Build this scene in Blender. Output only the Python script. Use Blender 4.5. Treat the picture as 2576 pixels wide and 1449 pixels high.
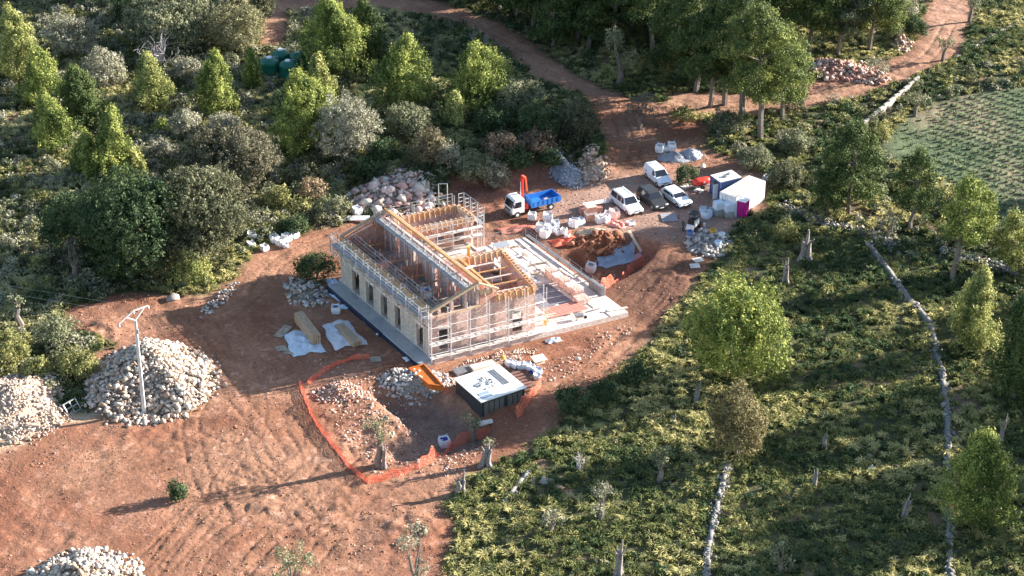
import bpy, math, random
import numpy as np
from mathutils import Vector, Matrix, noise as mnoise
for o in list(bpy.data.objects): bpy.data.objects.remove(o)
SC = bpy.context.scene; COL = SC.collection
R = math.radians; PI = math.pi
rng = np.random.default_rng(7); random.seed(7)

# ---------------------------------------------------------------- camera, sky, sun, exposure
F = 5500.0; TH = R(29.0); CH = 120.0; YC = CH / math.tan(TH)
cd = bpy.data.cameras.new('camera'); cam = bpy.data.objects.new('camera', cd); COL.objects.link(cam)
cam.location = (0, -YC, CH); cam.rotation_euler = (R(61.0), 0, 0)
cd.sensor_width = 36; cd.lens = F / 2576 * 36; cd.clip_start = 1; cd.clip_end = 6000
SC.camera = cam
SC.view_settings.view_transform = 'Standard'; SC.view_settings.look = 'None'
SC.view_settings.exposure = 2.0; SC.view_settings.gamma = 1
SUN_EL = R(18.0); SUN_AZ = R(19.0)          # towards the sun: +x, slightly +y
w = bpy.data.worlds.new('World'); SC.world = w; w.use_nodes = True
nt = w.node_tree; bg = nt.nodes['Background']
sky = nt.nodes.new('ShaderNodeTexSky'); sky.sky_type = 'NISHITA'; sky.sun_disc = False
sky.sun_elevation = SUN_EL; sky.sun_rotation = PI/2 - SUN_AZ; sky.air_density = 1.0; sky.dust_density = 0.6
nt.links.new(sky.outputs[0], bg.inputs[0]); bg.inputs[1].default_value = 0.08
sl = bpy.data.lights.new('sun', 'SUN'); sl.energy = 5.0; sl.angle = R(0.55); sl.color = (1.0, 0.93, 0.84)
so = bpy.data.objects.new('sun', sl); COL.objects.link(so)
sd = Vector((math.cos(SUN_EL)*math.cos(SUN_AZ), math.cos(SUN_EL)*math.sin(SUN_AZ), math.sin(SUN_EL)))
so.rotation_euler = sd.to_track_quat('Z', 'Y').to_euler(); so.location = (80, 30, 60)

# ---------------------------------------------------------------- photo point -> world helpers (2576 x 1449 grid)
CT, ST = math.cos(TH), math.sin(TH)
def ray(u, v):
    x = (u-1288)/F; y = -(v-724.5)/F
    return np.array([x, CT + y*ST, -ST + y*CT])
def unp(u, v, z=0.0):
    d = ray(u, v); t = (z-CH)/d[2]
    return np.array([d[0]*t, -YC + d[1]*t, z])
def proj_arr(X, Y, Z=0):
    dy = Y+YC; dz = Z-CH
    zc = dy*CT - dz*ST; yc = dy*ST + dz*CT
    return 1288 + F*X/zc, 724.5 - F*yc/zc
def depth(p): return (p[1]+YC)*CT - (p[2]-CH)*ST

def inpoly(U, V, poly):
    r = np.zeros(U.shape, bool); n = len(poly)
    for i in range(n):
        x1, y1 = poly[i]; x2, y2 = poly[(i+1) % n]
        if y1 == y2: continue
        c = ((y1 > V) != (y2 > V)) & (U < (x2-x1)*(V-y1)/(y2-y1)+x1)
        r ^= c
    return r
# value noise in numpy
_perm = rng.random((256, 256))
def vn(x, y, s, o=0):
    x = x/s + 17.3*o + 400; y = y/s + 9.1*o + 400
    xi = np.floor(x).astype(int); yi = np.floor(y).astype(int); fx = x-xi; fy = y-yi
    fx = fx*fx*(3-2*fx); fy = fy*fy*(3-2*fy)
    a = _perm[xi % 256, yi % 256]; b = _perm[(xi+1) % 256, yi % 256]
    c = _perm[xi % 256, (yi+1) % 256]; d = _perm[(xi+1) % 256, (yi+1) % 256]
    return (a*(1-fx)+b*fx)*(1-fy)+(c*(1-fx)+d*fx)*fy
def fbm(x, y, s, n=3, o=0):
    return sum(vn(x, y, s/2**k, o+k)*0.5**k for k in range(n))/sum(0.5**k for k in range(n))

# ---------------------------------------------------------------- regions of the land, outlined on the ground
P_YARD = [(-80,1600),(-60,1000),(60,1040),(230,1040),(220,900),(300,865),(180,830),(140,775),(280,738),(520,738),(600,690),(640,625),(760,592),(850,572),(900,545),(1110,515),(1135,466),(1200,457),(1290,440),(1380,430),(1475,440),(1525,400),(1500,330),(1495,255),(1560,240),(1690,262),(1720,290),(1790,320),(1760,370),(1860,400),(1930,450),(1935,520),(1840,565),(1815,620),(1765,700),(1700,770),(1640,850),(1560,930),(1480,1000),(1400,1080),(1330,1130),(1230,1180),(1150,1230),(1110,1260),(1140,1330),(1130,1400),(1080,1600)]
P_TRL = [(1510,262),(1420,230),(1340,190),(1270,130),(1190,85),(1090,50),(960,25),(720,25),(720,115),(650,115),(655,-40),(960,-15),(1110,10),(1240,55),(1330,105),(1400,160),(1490,212),(1570,245)]
P_TRR = [(1680,232),(1900,240),(2040,212),(2140,182),(2240,158),(2305,118),(2322,60),(2350,-60),(2462,-60),(2440,60),(2408,140),(2345,180),(2190,230),(2060,270),(1900,298),(1690,285)]
P_FIELD = [(2215,360),(2290,290),(2420,240),(2580,215),(2900,150),(2900,800),(2576,640),(2480,560),(2400,470),(2300,425),(2230,400)]
P_SAND = [(-60,1030),(130,1040),(300,1020),(230,1055),(110,1075),(40,1120),(-60,1150)]
P_PIT = [(1425,640),(1500,618),(1590,592),(1640,610),(1635,650),(1570,690),(1500,725),(1470,690)]
P_PIT2 = [(940,985),(1090,985),(1150,1010),(1240,1070),(1180,1120),(1080,1140),(1000,1155),(985,1110),(1040,1070)]
P_BANKTOP = [(1080,500),(1150,462),(1290,446),(1390,430),(1460,370),(1490,300),(1440,260),(1300,230),(1000,230),(850,300),(850,420),(980,470)]
P_DARK = [(1515,735),(1600,675),(1640,640),(1710,632),(1765,665),(1745,740),(1650,835),(1575,790)]

# ---------------------------------------------------------------- terrain height field
GS = 0.2
GX = np.arange(-95, 95.01, GS); GY = np.arange(-66, 125.01, GS)
XX, YY = np.meshgrid(GX, GY, indexing='ij')
UU, VV = proj_arr(XX, YY)
def blur(m, s):
    s *= .3/GS
    k = np.arange(-int(3*s), int(3*s)+1); g = np.exp(-k*k/(2*s*s)); g /= g.sum(); p = len(k)//2
    m = np.pad(m, p, mode='edge')
    m = np.apply_along_axis(lambda a: np.convolve(a, g, 'valid'), 0, m)
    return np.apply_along_axis(lambda a: np.convolve(a, g, 'valid'), 1, m)
jit = (fbm(XX, YY, 2.5, 3)-.5)*34, (fbm(XX, YY, 2.5, 3, 5)-.5)*22
def region(poly, j=1.0): return inpoly(UU+jit[0]*j, VV+jit[1]*j, poly)
m_yard = region(P_YARD); m_tr = region(P_TRL, .7) | region(P_TRR, .7); m_field = region(P_FIELD, .6)
m_soil = m_yard | m_tr
s_soil = blur(m_soil.astype(float), 1.5); s_field = blur(m_field.astype(float), 2.5)
s_pit = blur(region(P_PIT, .5).astype(float), 1.3); s_pit2 = blur(region(P_PIT2, .6).astype(float), 1.8)
s_bank = blur(region(P_BANKTOP, .8).astype(float), 3.0)
HH = (fbm(XX, YY, 26, 2, 3)-.5)*1.0*(1-blur(m_yard.astype(float), 12)) + (fbm(XX, YY, 3.0, 2, 9)-.5)*.25
rough = fbm(XX, YY, 1.1, 2, 21); rough2 = fbm(XX, YY, 9, 2, 33)
HH += (rough-.5)*(.10+.22*np.clip((rough2-.40)*3, 0, 1))
HH += -2.3*s_pit - 2.1*s_pit2 + 2.1*s_bank
# clods shoved up along scraped edges
for (pu, pv, ru, rv, amp) in [(680,1270,60,18,.35),(1060,1320,80,30,.4),(1010,1370,90,20,.3),(1700,700,60,40,.3),(860,985,40,20,.5),(250,830,60,25,.6),(960,1060,45,40,.45),(1020,940,60,30,.5),(1480,590,90,18,.5),(1500,400,40,35,1.5),(1340,350,60,25,1.2)]:
    HH += amp*np.exp(-((UU-pu)/ru)**2-((VV-pv)/rv)**2)*(.4+1.2*rough)
# wheel ruts: polylines on the ground
RUTS = [[(470,1460),(520,1380),(640,1300),(800,1250),(960,1210),(1100,1180)],[(420,1420),(520,1300),(560,1200),(640,1080),(640,980),(600,880),(560,800)],
        [(600,1450),(700,1340),(880,1280),(1060,1250)],[(180,1180),(380,1130),(560,1100),(720,1050)],[(560,800),(640,740),(700,660),(800,610),(900,570)],
        [(700,1150),(640,1060),(560,960),(500,860),(440,800)],[(300,1460),(420,1360),(500,1280)],[(1250,1000),(1380,990),(1500,920),(1620,800),(1700,700),(1740,640)],
        [(1330,1010),(1460,960),(1560,870),(1660,760),(1720,700)],[(1420,215),(1300,130),(1180,65)],[(1520,470),(1560,400),(1570,330),(1540,260)],[(1590,470),(1620,400),(1640,330),(1620,270)],
        [(1700,262),(1900,266),(2060,238),(2200,198),(2330,150),(2390,60)],[(850,1120),(900,1180),(1000,1200)],[(640,1280),(700,1240),(780,1160),(740,1080)],
        [(560,1200),(700,1230),(860,1200),(960,1120)],[(380,1440),(470,1320),(600,1220),(760,1150),(800,1060)],[(760,1440),(860,1330),(1000,1290)],[(640,1440),(800,1310),(960,1260),(1080,1240)],[(500,1100),(620,1160),(740,1260),(800,1340)],[(100,1240),(300,1200),(500,1150),(640,1120)],[(560,1300),(500,1180),(480,1060),(520,980)],[(700,1300),(640,1200),(600,1100)],[(1560,820),(1640,740),(1690,680),(1700,640)],[(1600,830),(1690,750),(1730,690)],[(1540,790),(1600,730),(1660,670)]]
rut = np.zeros_like(XX); clean = np.zeros_like(XX)
for pl in RUTS:
    pts = np.array([unp(*p)[:2] for p in pl])
    fine = []
    for i in range(len(pts)-1):
        for t in np.linspace(0, 1, 14, endpoint=False): 
            p0 = pts[max(i-1, 0)]; p1 = pts[i]; p2 = pts[i+1]; p3 = pts[min(i+2, len(pts)-1)]
            fine.append(.5*((2*p1)+(-p0+p2)*t+(2*p0-5*p1+4*p2-p3)*t*t+(-p0+3*p1-3*p2+p3)*t**3))
    fine.append(pts[-1]); fine = np.array(fine)
    x0, y0 = fine.min(0)-4; x1, y1 = fine.max(0)+4
    ix = np.where((GX > x0) & (GX < x1))[0]; iy = np.where((GY > y0) & (GY < y1))[0]
    if len(ix) == 0 or len(iy) == 0: continue
    sx, sy = np.ix_(ix, iy)[0], np.ix_(ix, iy)[1]
    X = XX[sx, sy]; Y = YY[sx, sy]; D = np.full(X.shape, 99.0)
    for i in range(len(fine)-1):
        a = fine[i]; b = fine[i+1]; ab = b-a; L = ab@ab+1e-9
        t = np.clip(((X-a[0])*ab[0]+(Y-a[1])*ab[1])/L, 0, 1)
        D = np.minimum(D, np.hypot(X-a[0]-ab[0]*t, Y-a[1]-ab[1]*t))
    r = np.exp(-((D-.85)/.20)**2)*(.45+.8*vn(X, Y, 2.0, 4))*(.75+.35*np.sin(vn(X, Y, 1.5, 14)*40))
    rut[sx, sy] = np.maximum(rut[sx, sy], r); clean[sx, sy] = np.maximum(clean[sx, sy], np.exp(-(D/1.9)**4))
def streaks(ang, o):
    ca, sa = math.cos(ang), math.sin(ang); p = (XX*ca+YY*sa)/7.0; q = (-XX*sa+YY*ca)
    return vn(p*1.0+0*q, q+vn(XX, YY, 6, o+3)*1.2, .42, o)*.6+vn(p*2, q, .9, o+7)*.4
wz = [(620,1340,420,170,R(58)),(1000,1290,260,130,R(128)),(1450,930,240,150,R(40)),(620,860,200,150,R(130)),(1680,720,110,90,R(75)),(720,640,160,60,R(20)),(1580,380,120,130,R(95)),(860,1080,150,110,R(110)),(1300,110,260,90,R(-40)),(2200,180,260,90,R(30))]
stk = np.full_like(XX, .5)
for i, (pu, pv, ru, rv, an) in enumerate(wz):
    k = np.exp(-(((UU-pu)/ru)**2+((VV-pv)/rv)**2)**1.5); stk = stk*(1-k)+streaks(an, 120+9*i)*k
HH += (stk-.5)*.05*s_soil
HH -= rut*.13*s_soil
# flatten below the building and the vehicles
HA = np.array([-9.76, -17.51]); EX = np.array([.90014, .43559]); EY = np.array([-.5365, .8439])
MI = np.linalg.inv(np.array([EX, EY]).T)
la = MI[0, 0]*(XX-HA[0])+MI[0, 1]*(YY-HA[1]); lb = MI[1, 0]*(XX-HA[0])+MI[1, 1]*(YY-HA[1])
hm = blur(((la > -1.5) & (la < 26) & (lb > -1.2) & (lb < 22.5)).astype(float), 3)
HH = HH*(1-hm)
HH = HH*(1-.8*blur(region([(1260,520),(1400,470),(1600,400),(1900,430),(1900,560),(1700,580),(1400,560)], 0).astype(float), 5))
def hz(x, y):
    i = np.clip((x-GX[0])/GS, 0, len(GX)-1.001); j = np.clip((y-GY[0])/GS, 0, len(GY)-1.001)
    i0 = np.floor(i).astype(int); j0 = np.floor(j).astype(int); fi = i-i0; fj = j-j0
    return (HH[i0, j0]*(1-fi)+HH[i0+1, j0]*fi)*(1-fj)+(HH[i0, j0+1]*(1-fi)+HH[i0+1, j0+1]*fi)*fj
def G(u, v, dz=0.0):
    z = 0.0
    for _ in range(8): p = unp(u, v, z); z = .5*z+.5*(float(hz(p[0], p[1]))+dz)
    return Vector((p[0], p[1], float(hz(p[0], p[1]))+dz))
def zat(base, vtop):            # height that reaches photo row vtop above a base point
    d = ray(1288, vtop); t = (base[1]+YC)/d[1]
    return CH + d[2]*t - base[2]
def mask_at(m, x, y):
    i = np.clip(((x-GX[0])/GS).astype(int), 0, len(GX)-1); j = np.clip(((y-GY[0])/GS).astype(int), 0, len(GY)-1)
    return m[i, j]

# ---------------------------------------------------------------- materials
def new_mat(name):
    m = bpy.data.materials.new(name); m.use_nodes = True
    return m, m.node_tree.nodes, m.node_tree.links, m.node_tree.nodes['Principled BSDF']
def mix_noise(N, L, src, scale, lo, hi, detail=4, coord='Object'):
    tc = N.new('ShaderNodeTexCoord'); nz = N.new('ShaderNodeTexNoise'); nz.inputs['Scale'].default_value = scale; nz.inputs['Roughness'].default_value = .62
    nz.inputs['Detail'].default_value = detail; L.new(tc.outputs[coord], nz.inputs['Vector'])
    mr = N.new('ShaderNodeMapRange'); mr.inputs[1].default_value = .3; mr.inputs[2].default_value = .7
    mr.inputs[3].default_value = lo; mr.inputs[4].default_value = hi; L.new(nz.outputs[0], mr.inputs[0])
    mx = N.new('ShaderNodeVectorMath'); mx.operation = 'SCALE'
    L.new(src, mx.inputs[0]); L.new(mr.outputs[0], mx.inputs['Scale'])
    return mx.outputs[0], nz
_mc = {}
def mat(name, col, rough=.8, metal=0.0, var=.15, scale=3.0, bump=0.0):
    if name in _mc: return _mc[name]
    m, N, L, b = new_mat(name)
    rgb = N.new('ShaderNodeRGB'); rgb.outputs[0].default_value = (*col, 1)
    o, nz = mix_noise(N, L, rgb.outputs[0], scale, 1-var, 1+var)
    L.new(o, b.inputs['Base Color']); b.inputs['Roughness'].default_value = rough; b.inputs['Metallic'].default_value = metal
    if bump:
        bp = N.new('ShaderNodeBump'); bp.inputs['Strength'].default_value = bump; bp.inputs['Distance'].default_value = .05
        L.new(nz.outputs[0], bp.inputs['Height']); L.new(bp.outputs[0], b.inputs['Normal'])
    _mc[name] = m; return m
def mat_attr(name, rough=.85, var=.12, scale=2.0, trans=0.0, spec=.2, bump=0.0, bscale=6.0):
    if name in _mc: return _mc[name]
    m, N, L, b = new_mat(name)
    at = N.new('ShaderNodeAttribute'); at.attribute_name = 'Col'
    o, nz = mix_noise(N, L, at.outputs['Color'], scale, 1-var, 1+var)
    L.new(o, b.inputs['Base Color']); b.inputs['Roughness'].default_value = rough
    b.inputs['Specular IOR Level'].default_value = spec
    if bump:
        tc = N.new('ShaderNodeTexCoord'); n2 = N.new('ShaderNodeTexNoise'); n2.inputs['Scale'].default_value = bscale; n2.inputs['Detail'].default_value = 7; n2.inputs['Roughness'].default_value = .65
        L.new(tc.outputs['Object'], n2.inputs['Vector'])
        bp = N.new('ShaderNodeBump'); bp.inputs['Strength'].default_value = bump; bp.inputs['Distance'].default_value = .12
        L.new(n2.outputs[0], bp.inputs['Height']); L.new(bp.outputs[0], b.inputs['Normal'])
    if trans:
        tr = N.new('ShaderNodeBsdfTranslucent'); L.new(o, tr.inputs['Color'])
        ms = N.new('ShaderNodeMixShader'); ms.inputs[0].default_value = trans
        L.new(b.outputs[0], ms.inputs[1]); L.new(tr.outputs[0], ms.inputs[2])
        L.new(ms.outputs[0], N['Material Output'].inputs['Surface'])
    _mc[name] = m; return m
M_LEAF = mat_attr('foliage', rough=.7, var=.10, scale=1.2, trans=.18, spec=.15)
M_STONE = mat_attr('stone', rough=.9, var=.16, scale=5.0)
M_SOIL = mat_attr('soil', rough=.95, var=.26, scale=2.6, bump=1.0, bscale=2.3)
M_BARK = mat('bark', (.20,.165,.14), .95, var=.35, scale=5, bump=.5)
M_DEAD = mat('dead_wood', (.42,.38,.36), .9, var=.3, scale=6)
M_GREY = mat('galvanised_steel', (.42,.43,.44), .5, .5, .2, 4)
M_DGREY = mat('weathered_steel', (.20,.20,.21), .6, .3, .25, 3)
M_WHITE = mat('white_paint', (.80,.80,.80), .45, 0, .04, 2)
M_CONC = mat('concrete', (.42,.40,.37), .9, 0, .22, 1.2, .2)
M_RUB = mat('rubber', (.025,.025,.027), .8)
M_GLASS = mat('dark_glass', (.02,.025,.035), .08, 0, .02, 1)
M_WOOD = mat('pine_timber', (.44,.31,.20), .8, 0, .22, 2.5)
M_OWOOD = mat('old_boards', (.34,.28,.21), .85, 0, .35, 2.5)
M_YEL = mat('yellow_formwork', (.72,.42,.07), .6, 0, .18, 2)
M_ORA = mat('orange_mesh', (.85,.18,.09), .6, 0, .15, 4)
M_RED = mat('red_paint', (.62,.035,.03), .45, 0, .1, 3)
M_BLACK = mat('black_paint', (.02,.02,.022), .5)
M_BAG = mat('woven_white_plastic', (.74,.75,.78), .6, 0, .12, 5, .3)
M_POLY = mat('plastic_sheet', (.55,.62,.70), .35, 0, .22, 3, .6)

# ---------------------------------------------------------------- mesh helpers
def tag(o, label=None, cat=None, group=None, kind=None):
    if label: o['label'] = label
    if cat: o['category'] = cat
    if group: o['group'] = group
    if kind: o['kind'] = kind
    return o
def np_mesh(name, V, Fq, col=None, smooth=False):
    """V (n,3); Fq (m,k) int array of equal-length faces; col (m,3)"""
    me = bpy.data.meshes.new(name); n = len(V); m, k = Fq.shape
    me.vertices.add(n); me.vertices.foreach_set('co', np.ascontiguousarray(V, dtype=np.float32).ravel())
    me.loops.add(m*k); me.loops.foreach_set('vertex_index', np.ascontiguousarray(Fq, dtype=np.int32).ravel())
    me.polygons.add(m); me.polygons.foreach_set('loop_start', np.arange(0, m*k, k, dtype=np.int32))
    if smooth: me.polygons.foreach_set('use_smooth', np.ones(m, dtype=bool))
    me.update(calc_edges=True)
    if col is not None:
        a = me.attributes.new('Col', 'FLOAT_COLOR', 'FACE')
        c = np.ones((m, 4), dtype=np.float32); c[:, :3] = col; a.data.foreach_set('color', c.ravel())
    return me
def link(name, me, m=None, parent=None, loc=None):
    o = bpy.data.objects.new(name, me); COL.objects.link(o)
    if m is not None and me is not None: me.materials.append(m)
    if parent is not None: o.parent = parent
    if loc is not None: o.location = loc
    return o
def empty(name, loc=(0, 0, 0), rz=0.0):
    o = bpy.data.objects.new(name, None); COL.objects.link(o); o.location = loc; o.rotation_euler = (0, 0, rz)
    o.empty_display_size = .5; return o
class MB:
    def __init__(s): s.v = []; s.f = []; s.c = []
    def add(s, vs, fs, c=None):
        b = len(s.v); s.v += [tuple(map(float, q)) for q in vs]; s.f += [tuple(b+i for i in f) for f in fs]; s.c += [c]*len(fs); return s
    def box(s, c, d, rz=0.0, col=None, taper=1.0, tilt=None):
        cx, cy, cz = c; dx, dy, dz = d[0]/2, d[1]/2, d[2]/2
        P = []
        for z in (-dz, dz):
            k = taper if z > 0 else 1
            for x, y in ((-dx, -dy), (dx, -dy), (dx, dy), (-dx, dy)): P.append(Vector((x*k, y*k, z)))
        Mx = Matrix.Rotation(rz, 3, 'Z')
        if tilt: Mx = Mx @ Matrix.Rotation(tilt[1], 3, 'Y') @ Matrix.Rotation(tilt[0], 3, 'X')
        P = [Mx @ p + Vector((cx, cy, cz)) for p in P]
        return s.add(P, [(0,3,2,1),(4,5,6,7),(0,1,5,4),(1,2,6,5),(2,3,7,6),(3,0,4,7)], col)
    def hexa(s, bot, top, col=None):        # 4 bottom + 4 top points (ccw from above)
        return s.add(list(bot)+list(top), [(0,3,2,1),(4,5,6,7),(0,1,5,4),(1,2,6,5),(2,3,7,6),(3,0,4,7)], col)
    def beam(s, a, b, w, h, col=None):      # box along a->b, width w (horizontal), height h
        a = Vector(a); b = Vector(b); d = b-a; L = d.length
        if L < 1e-6: return s
        x = d.normalized(); z = Vector((0, 0, 1))
        if abs(x.z) > .98: y = Vector((0, 1, 0))
        else: y = z.cross(x).normalized()
        z = x.cross(y)
        P = [a + x*i + y*j*w/2 + z*k*h/2 for k in (-1, 1) for i, j in ((0,-1),(L,-1),(L,1),(0,1))]
        return s.add(P, [(0,3,2,1),(4,5,6,7),(0,1,5,4),(1,2,6,5),(2,3,7,6),(3,0,4,7)], col)
    def tube(s, pts, rad, n=6, cap=True, col=None):
        pts = [Vector(p) for p in pts]
        if not isinstance(rad, (list, tuple)): rad = [rad]*len(pts)
        vs = []; fs = []
        for i, p in enumerate(pts):
            d = (pts[min(i+1, len(pts)-1)]-pts[max(i-1, 0)])
            d = d.normalized() if d.length > 1e-9 else Vector((0, 0, 1))
            up = Vector((0, 0, 1)) if abs(d.z) < .9 else Vector((1, 0, 0))
            x = d.cross(up).normalized(); y = d.cross(x)
            for k in range(n):
                a = 2*PI*k/n; vs.append(p + (x*math.cos(a)+y*math.sin(a))*rad[i])
        for i in range(len(pts)-1):
            for k in range(n):
                fs.append((i*n+k, i*n+(k+1) % n, (i+1)*n+(k+1) % n, (i+1)*n+k))
        if cap: fs.append(tuple(range(n))[::-1]); fs.append(tuple((len(pts)-1)*n+k for k in range(n)))
        return s.add(vs, fs, col)
    def lathe(s, prof, n=24, c=(0, 0, 0), col=None):
        vs = []; fs = []
        for r, z in prof:
            for k in range(n):
                a = 2*PI*k/n; vs.append((c[0]+r*math.cos(a), c[1]+r*math.sin(a), c[2]+z))
        for i in range(len(prof)-1):
            for k in range(n): fs.append((i*n+k, i*n+(k+1) % n, (i+1)*n+(k+1) % n, (i+1)*n+k))
        fs.append(tuple(range(n))[::-1]); fs.append(tuple((len(prof)-1)*n+k for k in range(n)))
        return s.add(vs, fs, col)
    def loft(s, rings, close=True, col=None):
        n = len(rings[0]); vs = [p for r in rings for p in r]; fs = []
        for i in range(len(rings)-1):
            for k in range(n): fs.append((i*n+k, i*n+(k+1) % n, (i+1)*n+(k+1) % n, (i+1)*n+k))
        if close: fs.append(tuple(range(n))[::-1]); fs.append(tuple((len(rings)-1)*n+k for k in range(n)))
        return s.add(vs, fs, col)
    def obj(s, name, m, parent=None, off=(0, 0, 0), bevel=0, smooth=False, loc=None):
        me = bpy.data.meshes.new(name)
        me.from_pydata([(p[0]-off[0], p[1]-off[1], p[2]-off[2]) for p in s.v], [], s.f); me.update()
        if any(c is not None for c in s.c):
            a = me.attributes.new('Col', 'FLOAT_COLOR', 'FACE')
            a.data.foreach_set('color', np.array([(*(c or (.5,.5,.5)), 1) for c in s.c], dtype=np.float32).ravel())
        if smooth: me.polygons.foreach_set('use_smooth', [True]*len(me.polygons))
        o = link(name, me, m, parent, loc)
        if bevel:
            b = o.modifiers.new('bevel', 'BEVEL'); b.width = bevel; b.segments = 2; b.limit_method = 'ANGLE'
        return o

# ---------------------------------------------------------------- the ground sheet, cut into its kinds of land
def ground_colours():
    n1 = fbm(XX, YY, 7, 3, 40); n2 = fbm(XX, YY, 1.6, 3, 44); n3 = vn(XX, YY, .6, 48)
    def mixc(a, b, t): t = np.clip(t, 0, 1)[..., None]; return np.array(a)*(1-t)+np.array(b)*t
    soil = mixc((.215,.092,.054), (.295,.150,.094), (n1-.35)*3)
    soil = soil*(1-.0*n2[..., None]); soil = soil*(.74+.5*n2)[..., None]
    soil = soil*(1-clean*.25)[..., None] + np.array((.34,.19,.115))*(clean*.25)[..., None]
    soil = soil*(1-.22*rut)[..., None]*(1+.35*(stk-.5))[..., None]
    speck = (n3 > .80) & (n2 > .45)
    soil[speck] = soil[speck]*1.25+.03
    yard_gr = blur(region([(1330,520),(1560,440),(1900,430),(1900,560),(1800,620),(1560,600),(1380,560)], 1).astype(float), 4)
    soil = soil*(1-.6*yard_gr[..., None]) + np.array((.36,.25,.20))*(.6*yard_gr*(.8+.4*n2))[..., None]
    dk = blur(region(P_DARK, 1).astype(float), 3)
    soil = soil*(1-dk[..., None]) + np.array((.12,.058,.038))*dk[..., None]*(.7+.6*n2)[..., None]
    tr = blur(m_tr.astype(float), 3)[..., None]; soil = soil*(1-.25*tr)+np.array((.42,.28,.20))*.25*tr
    sand = blur(region(P_SAND, .6).astype(float), 2)[..., None]
    soil = soil*(1-sand)+np.array((.56,.44,.29))*sand*(.85+.3*n2)[..., None]
    pit = np.clip(s_pit*1.3, 0, 1)[..., None]
    soil = soil*(1-.6*pit)+np.array((.20,.085,.055))*.6*pit
    p2 = np.clip(s_pit2*1.2, 0, 1)[..., None]; soil = soil*(1-.65*p2)+np.array((.20,.155,.135))*.65*p2*(.8+.4*n2)[..., None]
    bk = blur(region([(1120,515),(1135,455),(1290,430),(1400,420),(1400,470),(1280,490)], .6).astype(float), 2)[..., None]; soil = soil*(1-.7*bk)+np.array((.22,.10,.075))*.7*bk*(.7+.6*n2)[..., None]
    scrub = mixc((.045,.055,.024), (.12,.115,.055), (n1-.3)*2.5)*(.6+.7*n2)[..., None]
    dirtpatch = np.clip((fbm(XX, YY, 5, 3, 60)-.60)*7, 0, 1)[..., None]
    scrub = scrub*(1-.75*dirtpatch)+np.array((.34,.21,.14))*.75*dirtpatch
    fld = mixc((.10,.125,.065), (.20,.165,.105), (fbm(XX, YY, 12, 2, 70)-.42)*4)*(.75+.5*n2)[..., None]
    c = scrub*(1-s_soil[..., None])+soil*s_soil[..., None]
    c = c*(1-s_field[..., None])+fld*s_field[..., None]
    return c
GC = ground_colours()
nx, ny = XX.shape
idx = np.arange(nx*ny).reshape(nx, ny)
V3 = np.stack([XX, YY, HH], -1).reshape(-1, 3)
Q = np.stack([idx[:-1, :-1], idx[1:, :-1], idx[1:, 1:], idx[:-1, 1:]], -1)
QC = GC[:-1, :-1]
cls = np.where(m_field, 3, np.where(m_tr & ~m_yard, 2, np.where(m_yard, 1, 0)))[:-1, :-1]
for k, nm in ((0, 'ground'), (1, 'dirt_yard'), (2, 'dirt_track'), (3, 'field')):
    sel = cls == k; q = Q[sel]; used = np.unique(q); remap = np.zeros(nx*ny, int); remap[used] = np.arange(len(used))
    me = np_mesh(nm, V3[used], remap[q], None, smooth=True)
    a = me.attributes.new('Col', 'FLOAT_COLOR', 'POINT'); cc = np.ones((len(used), 4), np.float32); cc[:, :3] = GC.reshape(-1, 3)[used]
    a.data.foreach_set('color', cc.ravel())
    o = link(nm, me, M_SOIL); tag(o, kind='structure')
# far land joined to the edge of the detailed sheet
mb = MB(); x0, x1, y0, y1 = GX[0]-.0, GX[-1], GY[0], GY[-1]; E9 = 3000
ed = [(x0,y0),(x1,y0),(x1,y1),(x0,y1)]; ou = [(-E9,-E9),(E9,-E9),(E9,E9),(-E9,E9)]
mb.add([(x, y, -.25) for x, y in ed]+[(x, y, -.25) for x, y in ou], [(0,4,5,1),(1,5,6,2),(2,6,7,3),(3,7,4,0)])
tag(mb.obj('terrain', mat('far_scrub', (.12,.12,.06), .95, 0, .5, .08)), kind='structure')

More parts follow.
